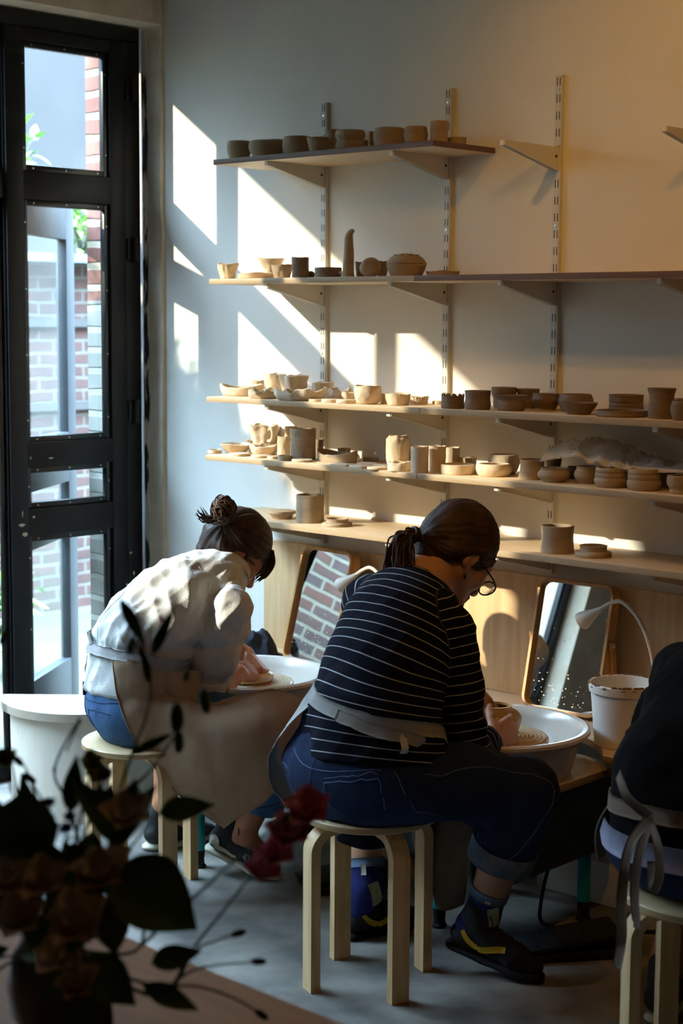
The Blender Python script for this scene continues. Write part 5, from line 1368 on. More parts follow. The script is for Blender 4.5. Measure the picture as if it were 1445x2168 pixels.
def add_hand(F, w, d, n, side, curl, spread=.12, s=1.0, thumb=(.55, .75, .35), tcurl=.4):
    """w wrist, d towards the knuckles, n the way the palm faces, side +1 right hand / -1 left"""
    w = np.array(w, float); d = np.array(d, float)/np.linalg.norm(d); n = np.array(n, float); n = n - d*(n @ d); n /= np.linalg.norm(n)
    t = np.cross(d, n)*side       # towards the thumb
    kn = []
    for i, o in enumerate((.029, .010, -.010, -.027)):
        k = w + (d*(.084, .088, .084, .076)[i] + t*o)*s
        F.cone(w + t*o*.55*s + d*.012*s, k, .0135*s, .0115*s, .012)
        kn.append(k)
    F.ell(w + (d*.045 + n*.004)*s, (.036*s, .046*s, .014*s), [t, d, n], .012)
    lens = [(.040, .024, .018), (.045, .028, .019), (.042, .026, .018), (.032, .019, .016)]
    for i in range(4):
        a = 0; p = kn[i]; sp = (1.5 - i)*spread
        dd = d*math.cos(sp) + t*math.sin(sp)
        for j in range(3):
            a += curl[j]*(1 + .06*(i - 1.5))
            v = dd*math.cos(a) + n*math.sin(a)
            q = p + v*lens[i][j]*s
            F.cone(p, q, (.0098, .0088, .0080)[j]*s, (.0088, .0080, .0068)[j]*s, .004)
            p = q
    tv = d*thumb[0] + t*thumb[1] + n*thumb[2]; tv /= np.linalg.norm(tv)
    b0 = w + (d*.022 + t*.022)*s; b1 = b0 + tv*.040*s; tv2 = tv*math.cos(tcurl) + (d*.6 + n*.8)*math.sin(tcurl)*.8; tv2 /= np.linalg.norm(tv2)
    b2 = b1 + tv2*.032*s; b3 = b2 + (tv2*.8 + d*.3)*.024*s
    F.chain([b0, b1, b2, b3], [.0145*s, .0115*s, .0100*s, .0078*s], .006)

def foot_shoe(F, heel, toe, up, s=1.0, collar=.07):
    heel, toe = np.array(heel, float), np.array(toe, float); up = np.array(up, float)
    a = toe - heel; L = np.linalg.norm(a); a /= L; up = up - a*(up @ a); up /= np.linalg.norm(up); sd = np.cross(a, up)
    p = lambda x, y, z: heel + a*x*L + sd*y + up*z
    F.chain([p(.12, 0, .040), p(.40, 0, .040), p(.70, 0, .032), p(.90, 0, .026)], [.032, .033, .036, .022], .02, (up, .80))
    F.cone(p(.16, 0, .05), p(.22, 0, .05 + collar), .034, .036, .02)
    F.cone(p(.60, 0, .042), p(.30, 0, .078), .024, .028, .03)
    F.cut(p(0, 0, .012), -up)
    return p, a, up, sd
def shoe_sole(F, p, th=.014, rocker=.0):
    F.chain([p(.08, 0, .004), p(.40, 0, .0), p(.72, 0, .0), p(.92, 0, .004)], [.031, .031, .038, .026], .015, (p(0, 0, 1) - p(0, 0, 0), .45))

def strand(mb, pts, r, n=5):
    m = len(pts)
    mb.tube(pts, [r*(.55 + .45*math.sin(PI*min(1, .15 + .85*i/(m-1)))) if i < m - 1 else r*.25 for i in range(m)], n, cap=False)

def head_hair(c, fr, tie, nst, seed, s=1.0, puff=.010):
    """a cap of combed strands that run from the hairline to the tie"""
    r, f, u = fr; c = np.array(c, float); rr_ = random.Random(seed)
    p = lambda a, b, d: c + (r*a + f*b + u*d)*s
    C0 = p(0, -.015, .045); RAD = np.array([.074 + puff, .096 + puff, .088 + puff])*s
    R = np.array([r, f, u])
    def surf(dirw, ex=0.0):
        l = R @ dirw; k = 1/np.sqrt(((l/(RAD + ex))**2).sum()); return C0 + dirw*k
    n_ = (f*.60 - u*.80); hp = p(0, .090, .062)
    H = Fld(c - .2*s, c + .25*s, .0042)
    H.ell(C0, RAD - .002, R, 0)
    for e in (-1, 1):        # hair drawn back above and behind the ears
        H.cone(p(.060*e, .0, .02), p(.052*e, -.055, -.020), .026*s, .030*s, .02)
    H.cone(p(0, -.07, .0), p(0, -.062, -.052), .055*s, .040*s, .03)
    H.cut(hp, n_)
    for e in (-1, 1): H.dig(p(.086*e, .002, -.020), (.018*s, .026*s, .034*s), R)
    P, Fc = H.mesh(); P = smooth(P, Fc, 2)
    td = tie - C0; td /= np.linalg.norm(td)
    g1 = np.cross(td, (.2, .3, .9)); g1 /= np.linalg.norm(g1); g2 = np.cross(td, g1); q = P - C0
    ph = np.arctan2(q @ g2, q @ g1); al = q @ td
    P = P + vnormals(P, Fc)*(.0016*ridged(np.stack([ph*7, al*16, ph*0 + seed], 1)) + .0012*ridged(np.stack([ph*17, al*20, ph*0 + seed + 4], 1)))[:, None]
    mb = MB(); mb.add(P, Fc)
    hi = MB()
    for i in range(nst):
        a = 2*PI*(i + rr_.random())/nst
        e1 = np.cross(n_, r); e1 /= np.linalg.norm(e1)
        base = (e1*math.cos(a)*.098 + r*math.sin(a)*.082)*s
        st = (C0 + n_*((hp - C0) @ n_) + base) - C0; st /= np.linalg.norm(st)
        if rr_.random() < .45:
            st = st*(1 - rr_.random()*.5) + td*.3; st /= np.linalg.norm(st)
        om = math.acos(max(-1, min(1, st @ td)))
        if om < .15: continue
        pts = []; lift = rr_.uniform(-.0005, .0045)
        for t in np.linspace(0.02, 1, 12):
            dd = (math.sin((1-t)*om)*st + math.sin(t*om)*td)/math.sin(om); dd /= np.linalg.norm(dd)
            pts.append(surf(dd, lift))
        pts[-1] = tie + np.array([rr_.uniform(-.008, .008) for _ in range(3)])
        strand(mb if rr_.random() < .72 else hi, pts, rr_.uniform(.0020, .0040))
    return mb, surf, hi

# ------------------------------------------------------------------ the woman in stripes
def person_obj(P, F, mat, base, label):
    o = fld_obj('person', P, F, mat, None, base); return tag(o, label, 'person')
B2 = (2.067, -1.122, .0)
c2 = np.array([2.056, -.778, 1.056]); fr2 = frame(.20, .72, 0)
S0, S1, S2, S3 = map(np.array, ((2.085, -1.135, .555), (2.085, -1.125, .69), (2.058, -1.035, .835), (2.028, -.945, .93)))
NB = np.array([2.030, -.875, .975])
SHL, SHR = np.array([1.878, -.925, .928]), np.array([2.168, -.935, .890])
EL2, WR2 = np.array([2.215, -.920, .572]), np.array([2.130, -.712, .558])
ELL2, WL2 = np.array([1.80, -.76, .67]), np.array([1.958, -.618, .668])
KR2, KL2 = np.array([2.358, -.868, .500]), np.array([1.74, -.80, .52])
AR2, AL2 = np.array([2.245, -.885, .150]), np.array([1.862, -.905, .130])
HR2, HL2 = np.array([2.170, -1.105, .538]), np.array([1.978, -1.10, .538])
F = Fld((1.55, -1.40, -.02), (2.62, -.42, 1.30), .0042)
pp2 = add_head(F, c2, fr2, NB, 1.06)
F.chain([S0, S1, S2, S3], [.14, .125, .135, .12], .05, ((0, 1, -.3), .72))
F.chain([NB, S3], [.058, .07], .04)
F.chain([S3, SHL, ELL2], [.05, .05, .042], .03); F.chain([S3, SHR, EL2], [.05, .05, .042], .03)
F.chain([EL2, EL2*.4 + WR2*.6, WR2], [.042, .037, .027], .02); F.chain([ELL2, ELL2*.4 + WL2*.6, WL2], [.042, .037, .027], .02)
F.chain([S0, HR2, KR2, KR2*.62 + AR2*.38, AR2], [.10, .10, .060, .060, .040], .03)
F.chain([S0, HL2, KL2, KL2*.62 + AL2*.38, AL2], [.10, .10, .060, .060, .040], .03)
F.cone(AR2, AR2 + (.0, .0, -.04), .034, .026, .02); F.cone(AL2, AL2 + (.0, .01, -.04), .034, .026, .02)
add_hand(F, WR2, (.04, .96, .14), (-.86, .15, -.35), 1, (.62, .80, .55), .05, 1.06, (.6, .7, .4), .5)
add_hand(F, WL2, (.72, .12, -.66), (.35, .2, -.5), -1, (.35, .5, .3), .05, 1.0, (.5, .7, .5), .3)
F.cut((0, 0, .455), (0, 0, -1), (1.85, -1.32, .3), (2.27, -.97, .46))
P, Fc = F.mesh(); P = smooth(P, Fc, 1)
W2 = person_obj(P, Fc, m_skin2, B2, 'woman with brown ponytail, glasses and navy striped top at the middle wheel')
def child2(name, mb, mat, parent=None, sharp=180):
    q = np.array(B2); mb.v = [tuple(np.array(p) - q) for p in mb.v]
    return link(name, mb.data(name, mat, sharp), parent or W2)
def childf(person, base, name, P, Fc, mat, parent=None): return fld_obj(name, P, Fc, mat, parent or person, base)

# jersey
F = Fld((1.62, -1.42, .50), (2.46, -.52, 1.06), .0055)
fa = (0, .94, -.34)
F.chain([(2.088, -1.135, .545), (2.088, -1.14, .60), (2.085, -1.14, .68)], [.196, .188, .158], .05, ((0, 1, -.05), .80))
F.chain([(2.085, -1.14, .68), (2.068, -1.07, .79), (2.042, -.985, .885), S3 + (0, .0, -.005)], [.158, .163, .156, .112], .05, (fa, .78))
F.chain([SHL + (.02, 0, 0), S3 + (0, .01, .015), SHR + (-.02, 0, 0)], [.062, .074, .062], .05)
F.chain([S3, NB + (0, .005, .010)], [.09, .066], .03)
F.chain([SHR, SHR*.5 + EL2*.5, EL2], [.066, .062, .055], .018); F.chain([EL2, EL2*.5 + WR2*.5, WR2*.92 + EL2*.08], [.058, .052, .043], .025)
F.chain([SHL, SHL*.5 + ELL2*.5, ELL2], [.066, .062, .055], .035); F.chain([ELL2, ELL2*.5 + WL2*.5, WL2*.9 + ELL2*.1], [.055, .050, .042], .025)
F.cut((2.07, -1.2, .592), (.10, -.12, -1), (1.75, -1.42, .5), (2.5, -.97, .70))
nd = np.array(c2) - NB; F.cut(NB + nd/np.linalg.norm(nd)*.026, nd, NB - .10, NB + .12)
wd = WR2 - EL2; F.cut(WR2 - wd/np.linalg.norm(wd)*.03, wd, WR2 - .075, WR2 + .08)
P, Fc = F.mesh(); P = smooth(P, Fc, 2)
# stripe coordinate: along the spine for the trunk, along the arm for the sleeves
def along(P, pts):
    pts = np.array(pts); best = np.full(len(P), 1e9); val = np.zeros(len(P)); acc = 0
    for i in range(len(pts) - 1):
        a, b = pts[i], pts[i+1]; ab = b - a; L = np.linalg.norm(ab)
        lo, hi = (-1 if i == 0 else 0), (2 if i == len(pts) - 2 else 1)
        t = np.clip(((P - a) @ ab)/L**2, lo, hi); tc = np.clip(t, 0, 1)
        d = np.linalg.norm(P - (a + ab*tc[:, None]), axis=1)
        m = d < best; best = np.where(m, d, best); val = np.where(m, acc + t*L, val); acc += L
    return val, best
def along_soft(P, pts, sg):
    pts = np.array(pts); acc = 0; num = 0; den = 0
    for a, b in zip(pts, pts[1:]):
        ab = b - a; L = np.linalg.norm(ab); t = ((P - a) @ ab)/L**2; tc = np.clip(t, 0, 1)
        d = np.linalg.norm(P - (a + ab*tc[:, None]), axis=1); w = np.exp(-(d/sg)**2) + 1e-9
        num = num + w*(acc + t*L); den = den + w; acc += L
    return num/den
_, td_ = along(P, [(2.088, -1.13, .50), (2.085, -1.13, .69), (2.055, -1.05, .83), (2.02, -.93, .96)])
tv = along_soft(P, [(2.088, -1.12, .45), (2.085, -1.12, .69), (2.055, -1.04, .83), (2.01, -.90, .99)], .13)
tv = tv + .20*(P[:, 0] - 2.05)*np.clip((P[:, 2] - .62)/.2, 0, 1)
av, ad = along(P, [SHR + (.0, 0, .03), EL2, WR2]); bv, bd = along(P, [SHL + (0, 0, .03), ELL2, WL2])
sepR = (P - (SHR + np.array([-.035, -.01, -.03]))) @ np.array([.86, .10, .05]); sepL = (P - (SHL + np.array([.035, 0, -.03]))) @ np.array([-.86, .1, .05])
isR = (ad < .085) & (sepR > 0) & ((ad < td_*.62) | (P[:, 0] > 2.16)); isL = (bd < .085) & (sepL > 0) & ((bd < td_*.62) | (P[:, 0] < 1.84))
val = np.where(isR, av + .011, np.where(isL, bv, tv))
Nn = vnormals(P, Fc)
lowm = np.clip((.80 - P[:, 2])/.12, 0, 1)
P = folds(P, Fc, [(.0045, axes_noise((1, .1, -.25), 5, 17), 3.1), (.003, axes_noise((.6, .3, .7), 6, 22), 9.3)], .45 + .55*lowm)
P = folds(P, Fc, [(.0035, axes_noise((1, .2, .1), 7, 30), 5.5)], (isR | isL)*1.0)
sh2 = childf(W2, B2, 'striped_top', P, Fc, m_stripe)
at_ = sh2.data.attributes.new('stripe', 'FLOAT', 'POINT'); at_.data.foreach_set('value', (val/.0240).astype(np.float32))
sf = Surf(P, Fc)
# grey apron ties over the jersey
mb = MB()
ribbon(mb, sf, [(1.90, -1.06, .735), (1.95, -1.20, .742), (2.03, -1.26, .733), (2.12, -1.26, .720), (2.20, -1.20, .698), (2.235, -1.10, .665), (2.25, -1.02, .64)], .036, .004, .003)
ribbon(mb, sf, [(2.10, -1.27, .715), (2.17, -1.24, .692), (2.215, -1.19, .665), (2.24, -1.14, .635), (2.25, -1.11, .61)], .030, .008, .003)
ap = child2('apron_tie', mb, m_aprong)
mb = MB(); ribbon(mb, sf, [(2.225, -1.19, .665), (2.220, -1.19, .645), (2.215, -1.19, .625)], .018, .011, .0012, project=True); child2('care_label', mb, m_mirror and m_lampw, ap)
mb = MB()
G = patch([[(1.935, -1.195, .755), (1.985, -1.24, .728)], [(1.89, -1.21, .680), (1.925, -1.265, .665)], [(1.815, -1.195, .590), (1.850, -1.262, .575)], [(1.780, -1.150, .500), (1.812, -1.225, .492)], [(1.782, -1.10, .420), (1.812, -1.16, .400)]], 8, 8)
G = G + (vnoise(G*30)*.003)[..., None]
mb.grid(G, .003); child2('apron_side', mb, m_aprong)
mb = MB()
G = patch([[(2.02, -.90, .47), (2.10, -.93, .45), (2.19, -.90, .45), (2.26, -.86, .46)], [(2.04, -.93, .37), (2.10, -.96, .37), (2.18, -.93, .37), (2.235, -.89, .38)], [(2.07, -.93, .26), (2.12, -.96, .26), (2.17, -.93, .26), (2.215, -.90, .28)], [(2.12, -.92, .165), (2.15, -.935, .155), (2.175, -.92, .16), (2.20, -.90, .175)]], 9, 7)
G = G + (ridged(G*np.array([22, 22, 5]))*.006)[..., None]*np.array([.3, -1, 0]); mb.grid(G, .003); child2('apron_skirt', mb, m_apronb)

# jeans
F = Fld((1.60, -1.44, .20), (2.56, -.66, .74), .0055)
F.ell((2.068, -1.140, .552), (.245, .158, .112), None, 0)
F.chain([(2.068, -1.145, .56), (2.066, -1.135, .645)], [.205, .185], .05, ((0, 1, 0), .74))
for (h, k_, a_, e) in ((HR2, KR2, AR2, 1), (HL2, KL2, AL2, -1)):
    F.chain([h, h*.5 + k_*.5, k_], [.112, .094, .078], .05)
    t_ = .56 if e > 0 else .52
    cf = k_*(1 - t_) + a_*t_
    F.chain([k_, k_*.5 + cf*.5, cf], [.082, .078, .074], .03)
    F.chain([cf*.86 + k_*.14, cf], [.079, .079], .0)
    F.cut(cf, a_ - k_, np.minimum(cf, a_) - .11, np.maximum(cf, cf) + .10)
F.cut((0, 0, .4515), (0, 0, -1), (1.80, -1.42, .38), (2.30, -.95, .47))
F.cut((0, 0, .640), (0, .1, 1), (1.7, -1.44, .60), (2.45, -.9, .74))
P, Fc = F.mesh(); P = smooth(P, Fc, 2)
nearknee = np.exp(-(np.linalg.norm(P - KR2, axis=1)/.13)**2) + np.exp(-(np.linalg.norm(P - HR2, axis=1)/.12)**2)*.7
P = folds(P, Fc, [(.0045, axes_noise((.5, .3, .8), 6, 22), 2.2), (.003, axes_noise((1, -.5, .1), 7, 26), 7.7)], .35 + .65*np.clip(nearknee, 0, 1))
je2 = childf(W2, B2, 'jeans', P, Fc, m_denim2)
sj = Surf(P, Fc)
mb = MB()
for pts in ([(2.045, -1.30, .615), (2.040, -1.30, .545), (2.055, -1.29, .485)], [(1.94, -1.27, .612), (2.01, -1.30, .585), (2.10, -1.30, .585), (2.22, -1.25, .60)],
            [(2.215, -1.22, .520), (2.205, -1.24, .575), (2.155, -1.27, .568), (2.085, -1.29, .555)], [(2.085, -1.29, .555), (2.095, -1.29, .510), (2.125, -1.28, .478)], [(2.203, -1.24, .585), (2.155, -1.27, .578), (2.085, -1.29, .565)],
            [(1.875, -1.22, .560), (1.935, -1.27, .555), (1.955, -1.28, .510)], [(2.225, -1.21, .58), (2.245, -1.17, .53), (2.285, -1.12, .48)],
            [(2.25, -1.17, .56), (2.33, -1.03, .585), (2.40, -.95, .585), (2.46, -.88, .570), (2.485, -.85, .52)], [(2.485, -.85, .52), (2.40, -.90, .40), (2.35, -.93, .33)]):
    seam(mb, sj, pts, .0011, .0006)
child2('seams', mb, m_seam, je2)
for k_, a_, t_ in ((KR2, AR2, .56), (KL2, AL2, .52)):
    cf = k_*(1 - t_) + a_*t_; d = (a_ - k_)/np.linalg.norm(a_ - k_)
    mb = MB(); fr_ = V(d); e1 = fr_.orthogonal().normalized(); e2 = fr_.cross(e1)
    G = []
    for i in range(40):
        a = 2*PI*i/40; row = []
        for (tt, rr) in ((.002, .080), (.002, .0855), (-.022, .0865), (-.048, .0865), (-.050, .083)):
            q = cf + d*tt; dirv = np.array(e1)*math.cos(a) + np.array(e2)*math.sin(a)
            row.append(q + dirv*(rr + .0015*math.sin(5*a)))
        G.append(row)
    mb.grid(np.array(G), .002, closed=True); child2('turn_up', mb, m_denimin, je2)

# socks and shoes
def dress_foot(child, person, base, ank, heel, toe, up, msock, mshoe, msole, h=.0038, sock_top=.085, band=True, patchm=None):
    ank, heel, toe = map(lambda q: np.array(q, float), (ank, heel, toe))
    F = Fld(np.minimum(heel, toe) - .09, np.maximum(heel, toe) + (.09, .09, .17), h)
    p, a, upv, sd = foot_shoe(F, heel, toe, up)
    so = Fld(np.minimum(heel, toe) - .09, np.maximum(heel, toe) + (.09, .09, .12), h)
    shoe_sole(so, p)
    P, Fc = F.mesh(); P = smooth(P, Fc, 2)
    shoe = fld_obj('shoe', P, Fc, mshoe, person, base)
    sP, sF = so.mesh(); sP = smooth(sP, sF, 2); fld_obj('sole', sP, sF, msole, shoe, base)
    sfx = Surf(P, Fc)
    mb = MB()
    for x in (.42, .48, .54, .60):
        seam(mb, sfx, [p(x, -.028, .07), p(x + .02, 0, .095), p(x, .028, .07)], .0024, .001, 6)
    for e in (-1, 1): mb.tube(catmull([p(.36, .0, .105), p(.36, .02*e, .125), p(.42, .034*e, .115), p(.42, .03*e, .085)], 6), .0017, 6)
    child('laces', mb, mshoe, shoe)
    if msock is not None:
        K = Fld(ank - .13, ank + .16, h); leg = np.array(up, float)
        tp = ank + sock_dir(ank, person)*sock_top
        K.chain([p(.16, 0, .07), ank, tp], [.036, .0445, .0475], .02)
        K.cut(tp, tp - ank)
        kP, kF = K.mesh(); kP = smooth(kP, kF, 1); sk = fld_obj('sock', kP, kF, msock, person, base)
        sks = Surf(kP, kF)
        if band:
            mb = MB(); d = (tp - ank)/np.linalg.norm(tp - ank); e1 = np.array(V(d).orthogonal().normalized()); e2 = np.cross(d, e1)
            G = [[tp + d*z - d*.004 + (e1*math.cos(t) + e2*math.sin(t))*(.049 + .001*(z > 0)) for z in (-.012, .004, .012)] for t in np.linspace(0, 2*PI, 37)[:-1]]
            mb.grid(np.array(G), .002, closed=True); child('cuff_band', mb, m_sockg, sk)
        return shoe, sfx, p, sk, sks
    return shoe, sfx, p, None, None
LEGDIR = {}
def sock_dir(ank, person): return LEGDIR[tuple(np.round(ank, 4))]
LEGDIR[tuple(np.round(AR2, 4))] = (KR2 - AR2)/np.linalg.norm(KR2 - AR2); LEGDIR[tuple(np.round(AL2, 4))] = (KL2 - AL2)/np.linalg.norm(KL2 - AL2)
for (ank, heel, toe, upv) in ((AR2, (2.170, -.925, .068), (2.405, -.835, .012), (.2, 0, 1)), (AL2, (1.840, -.965, .004), (1.90, -.715, .004), (0, 0, 1))):
    shoe, sfx, p, sk, sks = dress_foot(child2, W2, B2, ank, heel, toe, upv, m_sock, m_shoen, m_shoen, sock_top=.075)
    mb = MB()
    for e in (-1, 1):
        ribbon(mb, sfx, [p(.10, .05*e, .075), p(.30, .05*e, .030), p(.34, .05*e, .028), p(.60, .05*e, .066)], .018, .0012, .001, 8, widths=[.011, .018, .02, .016])
    child2('yellow_stripe', mb, m_yel, shoe)
    mb = MB(); ribbon(mb, sks, [ank + (.05, -.02, .04), ank + (.045, -.01, .0), ank + (.04, .0, -.03)], .034, .0012, .0008, 6); child2('pale_patch', mb, m_sockp, sk)
    mb = MB(); ribbon(mb, sks, [ank + LEGDIR[tuple(np.round(ank, 4))]*.085 + (.03, -.04, 0), ank + LEGDIR[tuple(np.round(ank, 4))]*.055 + (.03, -.04, 0)], .014, .003, .001, 4); child2('sock_tag', mb, m_lampw, sk)

# hair in a low ponytail, glasses, earring
tie2 = np.array([2.020, -.905, 1.118])
mb, hs2, hi2 = head_hair(c2, fr2, tie2, 420, 5, 1.06)
rr_ = random.Random(8)
for i in range(120):
    o1 = np.array([rr_.gauss(0, .010) for _ in range(3)])
    loop = rr_.random() < .28
    e_ = np.array([rr_.uniform(1.975, 2.045), rr_.uniform(-.985, -.93), rr_.uniform(.985, 1.02)])
    if loop: pts = [tie2 + o1*.5, (1.995, -.935, 1.118), (1.978, -.957, 1.075), (1.982, -.965, 1.03), e_ + (-.01, -.005, .0)]
    else: pts = [tie2 + o1*.5, tie2 + (-.016, -.026, -.002) + o1, tie2 + (-.012, -.040, -.045) + o1*1.3, tie2 + (-.002, -.048, -.09) + o1*1.4, e_]
    c = catmull([np.array(q, float) + np.array([rr_.gauss(0, .0025) for _ in range(3)]) for q in pts], 5)
    strand(mb, c, rr_.uniform(.0022, .0040))
for i in range(26):      # loose ends lying on the shoulder
    s_ = np.array([rr_.uniform(1.955, 2.03), rr_.uniform(-.985, -.95), rr_.uniform(.985, 1.0)])
    c = catmull([s_ + (.01, .02, .03), s_, s_ + (rr_.uniform(-.03, .0), rr_.uniform(-.03, -.005), rr_.uniform(-.035, -.01))], 5); strand(mb, c, .0028)
hr2 = child2('hair', mb, m_hair2); child2('lighter_strands', hi2, m_hair2l, hr2)
mb = MB(); d = tie2 - c2; d /= np.linalg.norm(d); e1 = np.array(V(d).orthogonal()); e1 /= np.linalg.norm(e1); e2 = np.cross(d, e1)
for q in (0, .006): mb.tube([tie2 + d*q + (e1*math.cos(t) + e2*math.sin(t))*.0185 for t in np.linspace(0, 2*PI, 24)], .0055, 8)
child2('hair_tie', mb, m_rubber, hr2)
mb = MB()
for e in (-1, 1):
    cc_ = [pp2(e*(.034 + .026*math.cos(t)*(1.0)), .112 + .002*math.cos(t), -.014 + .020*math.sin(t)*(1 - .1*math.cos(t))) for t in np.linspace(0, 2*PI, 28)]
    mb.tube(cc_, .0021, 8, cap=False)
    mb.tube([pp2(e*.060, .110, -.004), pp2(e*.072, .085, -.002), pp2(e*.079, .02, .004), pp2(e*.079, -.015, .012), pp2(e*.076, -.03, -.004)], [.0028, .0024, .0018, .0018, .0018], 8)
mb.tube([pp2(-.010, .114, -.008), pp2(0, .117, -.004), pp2(.010, .114, -.008)], .0018, 8)
gl2 = child2('spectacles', mb, m_glfr)
mb = MB()
for e in (-1, 1):
    q = [pp2(e*(.034 + .025*math.cos(t)), .112 + .002*math.cos(t), -.014 + .019*math.sin(t)) for t in np.linspace(0, 2*PI, 25)[:-1]]
    q2 = [x + fr2[1]*.0015 for x in q]
    mb.add(q + q2, [tuple(range(24)), tuple(range(24, 48))[::-1]] + [(i, (i+1) % 24, 24 + (i+1) % 24, 24 + i) for i in range(24)])
child2('lenses', mb, m_glass, gl2)
mb = MB(); q = pp2(.078, -.004, -.048); mb.tube([q, q + (0, 0, -.012)], [.003, .0035], 8); child2('earring', mb, m_glfr)

# ------------------------------------------------------------------ the woman in white
B1 = (1.125, -1.075, .0)
c1 = np.array([1.130, -.710, .964]); fr1 = frame(.42, .80, 0)
Q0, Q1, Q2, Q3 = map(np.array, ((1.087, -1.06, .56), (1.075, -1.03, .70), (1.115, -.935, .805), (1.15, -.835, .875)))
NB1 = np.array([1.160, -.775, .902])
TL, TR = np.array([1.030, -.735, .880]), np.array([1.300, -.880, .828])
ER1, WR1 = np.array([1.188, -.905, .546]), np.array([1.128, -.690, .586])
EL1, WL1 = np.array([.935, -.64, .66]), np.array([1.020, -.555, .612])
GR1, GL1 = np.array([1.440, -.785, .487]), np.array([.840, -.700, .520])
MR1, ML1 = np.array([1.262, -.800, .125]), np.array([.895, -.790, .150])
PR1, PL1 = np.array([1.160, -1.09, .520]), np.array([1.01, -1.00, .540])
fwd1 = np.array([.50, .80, -.35])
F = Fld((.70, -1.34, -.02), (1.62, -.42, 1.16), .0042)
pp1 = add_head(F, c1, fr1, NB1)
F.chain([Q0, Q1, Q2, Q3], [.12, .105, .105, .07], .04, (fwd1, .68)); F.chain([NB1, Q3], [.050, .05], .02)
F.chain([Q3, TL, EL1], [.036, .034, .034], .02); F.chain([Q3, TR, ER1], [.036, .034, .036], .02)
F.chain([ER1, ER1*.5 + WR1*.5, WR1], [.043, .038, .027], .02); F.chain([EL1, EL1*.5 + WL1*.5, WL1], [.040, .036, .026], .02)
F.chain([Q0, PR1, GR1, GR1*.65 + MR1*.35, MR1], [.10, .09, .055, .055, .036], .03); F.chain([Q0, PL1, GL1, GL1*.65 + ML1*.35, ML1], [.10, .09, .055, .055, .036], .03)
F.cone(MR1, MR1 + (.06, .02, -.05), .036, .03, .02); F.cone(ML1, ML1 + (.02, .06, -.06), .036, .03, .02)
add_hand(F, WR1, (-.30, .92, -.08), (-.62, .05, -.70), 1, (.42, .75, .55), .05, 1.05, (.6, .6, .4), .4)
add_hand(F, WL1, (.62, .05, -.38), (.05, -.35, -.85), -1, (.40, .7, .5), .05, 1.05, (.6, .6, .4), .4)
F.cut((0, 0, .455), (0, 0, -1), (.93, -1.28, .3), (1.32, -.95, .46))
P, Fc = F.mesh(); P = smooth(P, Fc, 1)
W1 = person_obj(P, Fc, m_skin1, B1, 'woman with a hair bun, white linen shirt and tan apron by the window')
def child1(name, mb, mat, parent=None, sharp=180):
    q = np.array(B1); mb.v = [tuple(np.array(p) - q) for p in mb.v]
    return link(name, mb.data(name, mat, sharp), parent or W1)
# shirt
F = Fld((.74, -1.38, .50), (1.46, -.56, 1.03), .005)
F.chain([(1.077, -1.075, .565), (1.074, -1.065, .62), (1.072, -1.045, .69)], [.166, .155, .140], .04, ((.5, .86, 0), .80))
F.chain([(1.068, -1.05, .715), (1.09, -.995, .765), (1.122, -.92, .825), Q3], [.152, .152, .143, .095], .05, (fwd1, .78))
F.chain([TL + (.02, -.01, 0), Q3 + (0, .01, .012), TR + (-.02, .01, 0)], [.056, .064, .057], .05)
F.chain([Q3, NB1 + (0, .0, .012)], [.088, .066], .04)
F.chain([TR, TR*.5 + ER1*.5, TR*.27 + ER1*.73], [.064, .063, .054], .016); F.chain([TL, TL*.5 + EL1*.5, EL1*.9 + WL1*.1], [.064, .062, .052], .04)
nd = c1 - NB1; nd = nd/np.linalg.norm(nd); F.cut(NB1 + nd*.028, nd, NB1 - .10, NB1 + .12)
F.cut((1.07, -1.06, .585), (.0, -.1, -1), (.8, -1.38, .5), (1.4, -.9, .68))
P, Fc = F.mesh(); P = smooth(P, Fc, 2)
sp = Q3 - Q1
upm = np.clip((P[:, 2] - .72)/.04, 0, 1)
P = folds(P, Fc, [(.010, axes_noise(sp + np.array([-.10, 0, .04]), 4, 12), 4.4), (.0065, axes_noise(sp, 6, 22), 8.8), (.0055, axes_noise((.6, -.4, -.6), 7, 20), 1.7), (.003, axes_noise((.3, .7, .5), 12, 40), 2.9)], .5 + .5*upm)
low = np.clip((.72 - P[:, 2])/.03, 0, 1)
P = folds(P, Fc, [(.007, [(26, 0, 0), (0, 26, 0), (0, 0, 3)], 2.5)], low)
ad1, dist = along(P, [TR, ER1]); P = folds(P, Fc, [(.010, axes_noise((.5, .5, -.7), 7, 17), 6.1)], (dist < .085)*np.clip(ad1/.1, 0, 1))
waist = np.exp(-((P[:, 2] - .728)/.016)**2)      # the apron string draws it in
Nn = vnormals(P, Fc); P = P - Nn*(waist*.010)[:, None]
sh1 = childf(W1, B1, 'linen_shirt', P, Fc, m_linen); s1 = Surf(P, Fc)
mb = MB()
seam(mb, s1, [TL + (.01, -.06, .03), Q3 + (-.03, -.05, .03), TR + (-.03, -.05, .05)], .0012, .0006, 14)
seam(mb, s1, [(1.10, -1.0, .90), (1.06, -1.08, .82), (1.03, -1.16, .75)], .0012, .0006, 14)
seam(mb, s1, [TR + (-.05, -.02, .07), TR + (-.045, -.07, .0), TR + (-.06, -.05, -.08)], .0013, .0006, 12)
child1('shirt_seams', mb, m_linen, sh1)
mb = MB(); G = []
e1 = np.cross(nd, (0, 0, 1.)); e1 /= np.linalg.norm(e1); e2 = np.cross(nd, e1)
for t in np.linspace(0, 2*PI, 49)[:-1]:
    dv = e1*math.cos(t) + e2*math.sin(t)
    G.append([NB1 + nd*z + dv*r_ for z, r_ in ((.006, .0725), (.020, .0705), (.034, .0685), (.041, .066), (.036, .063))])
mb.grid(np.array(G), .003, closed=True); child1('collar', mb, m_linen, sh1)
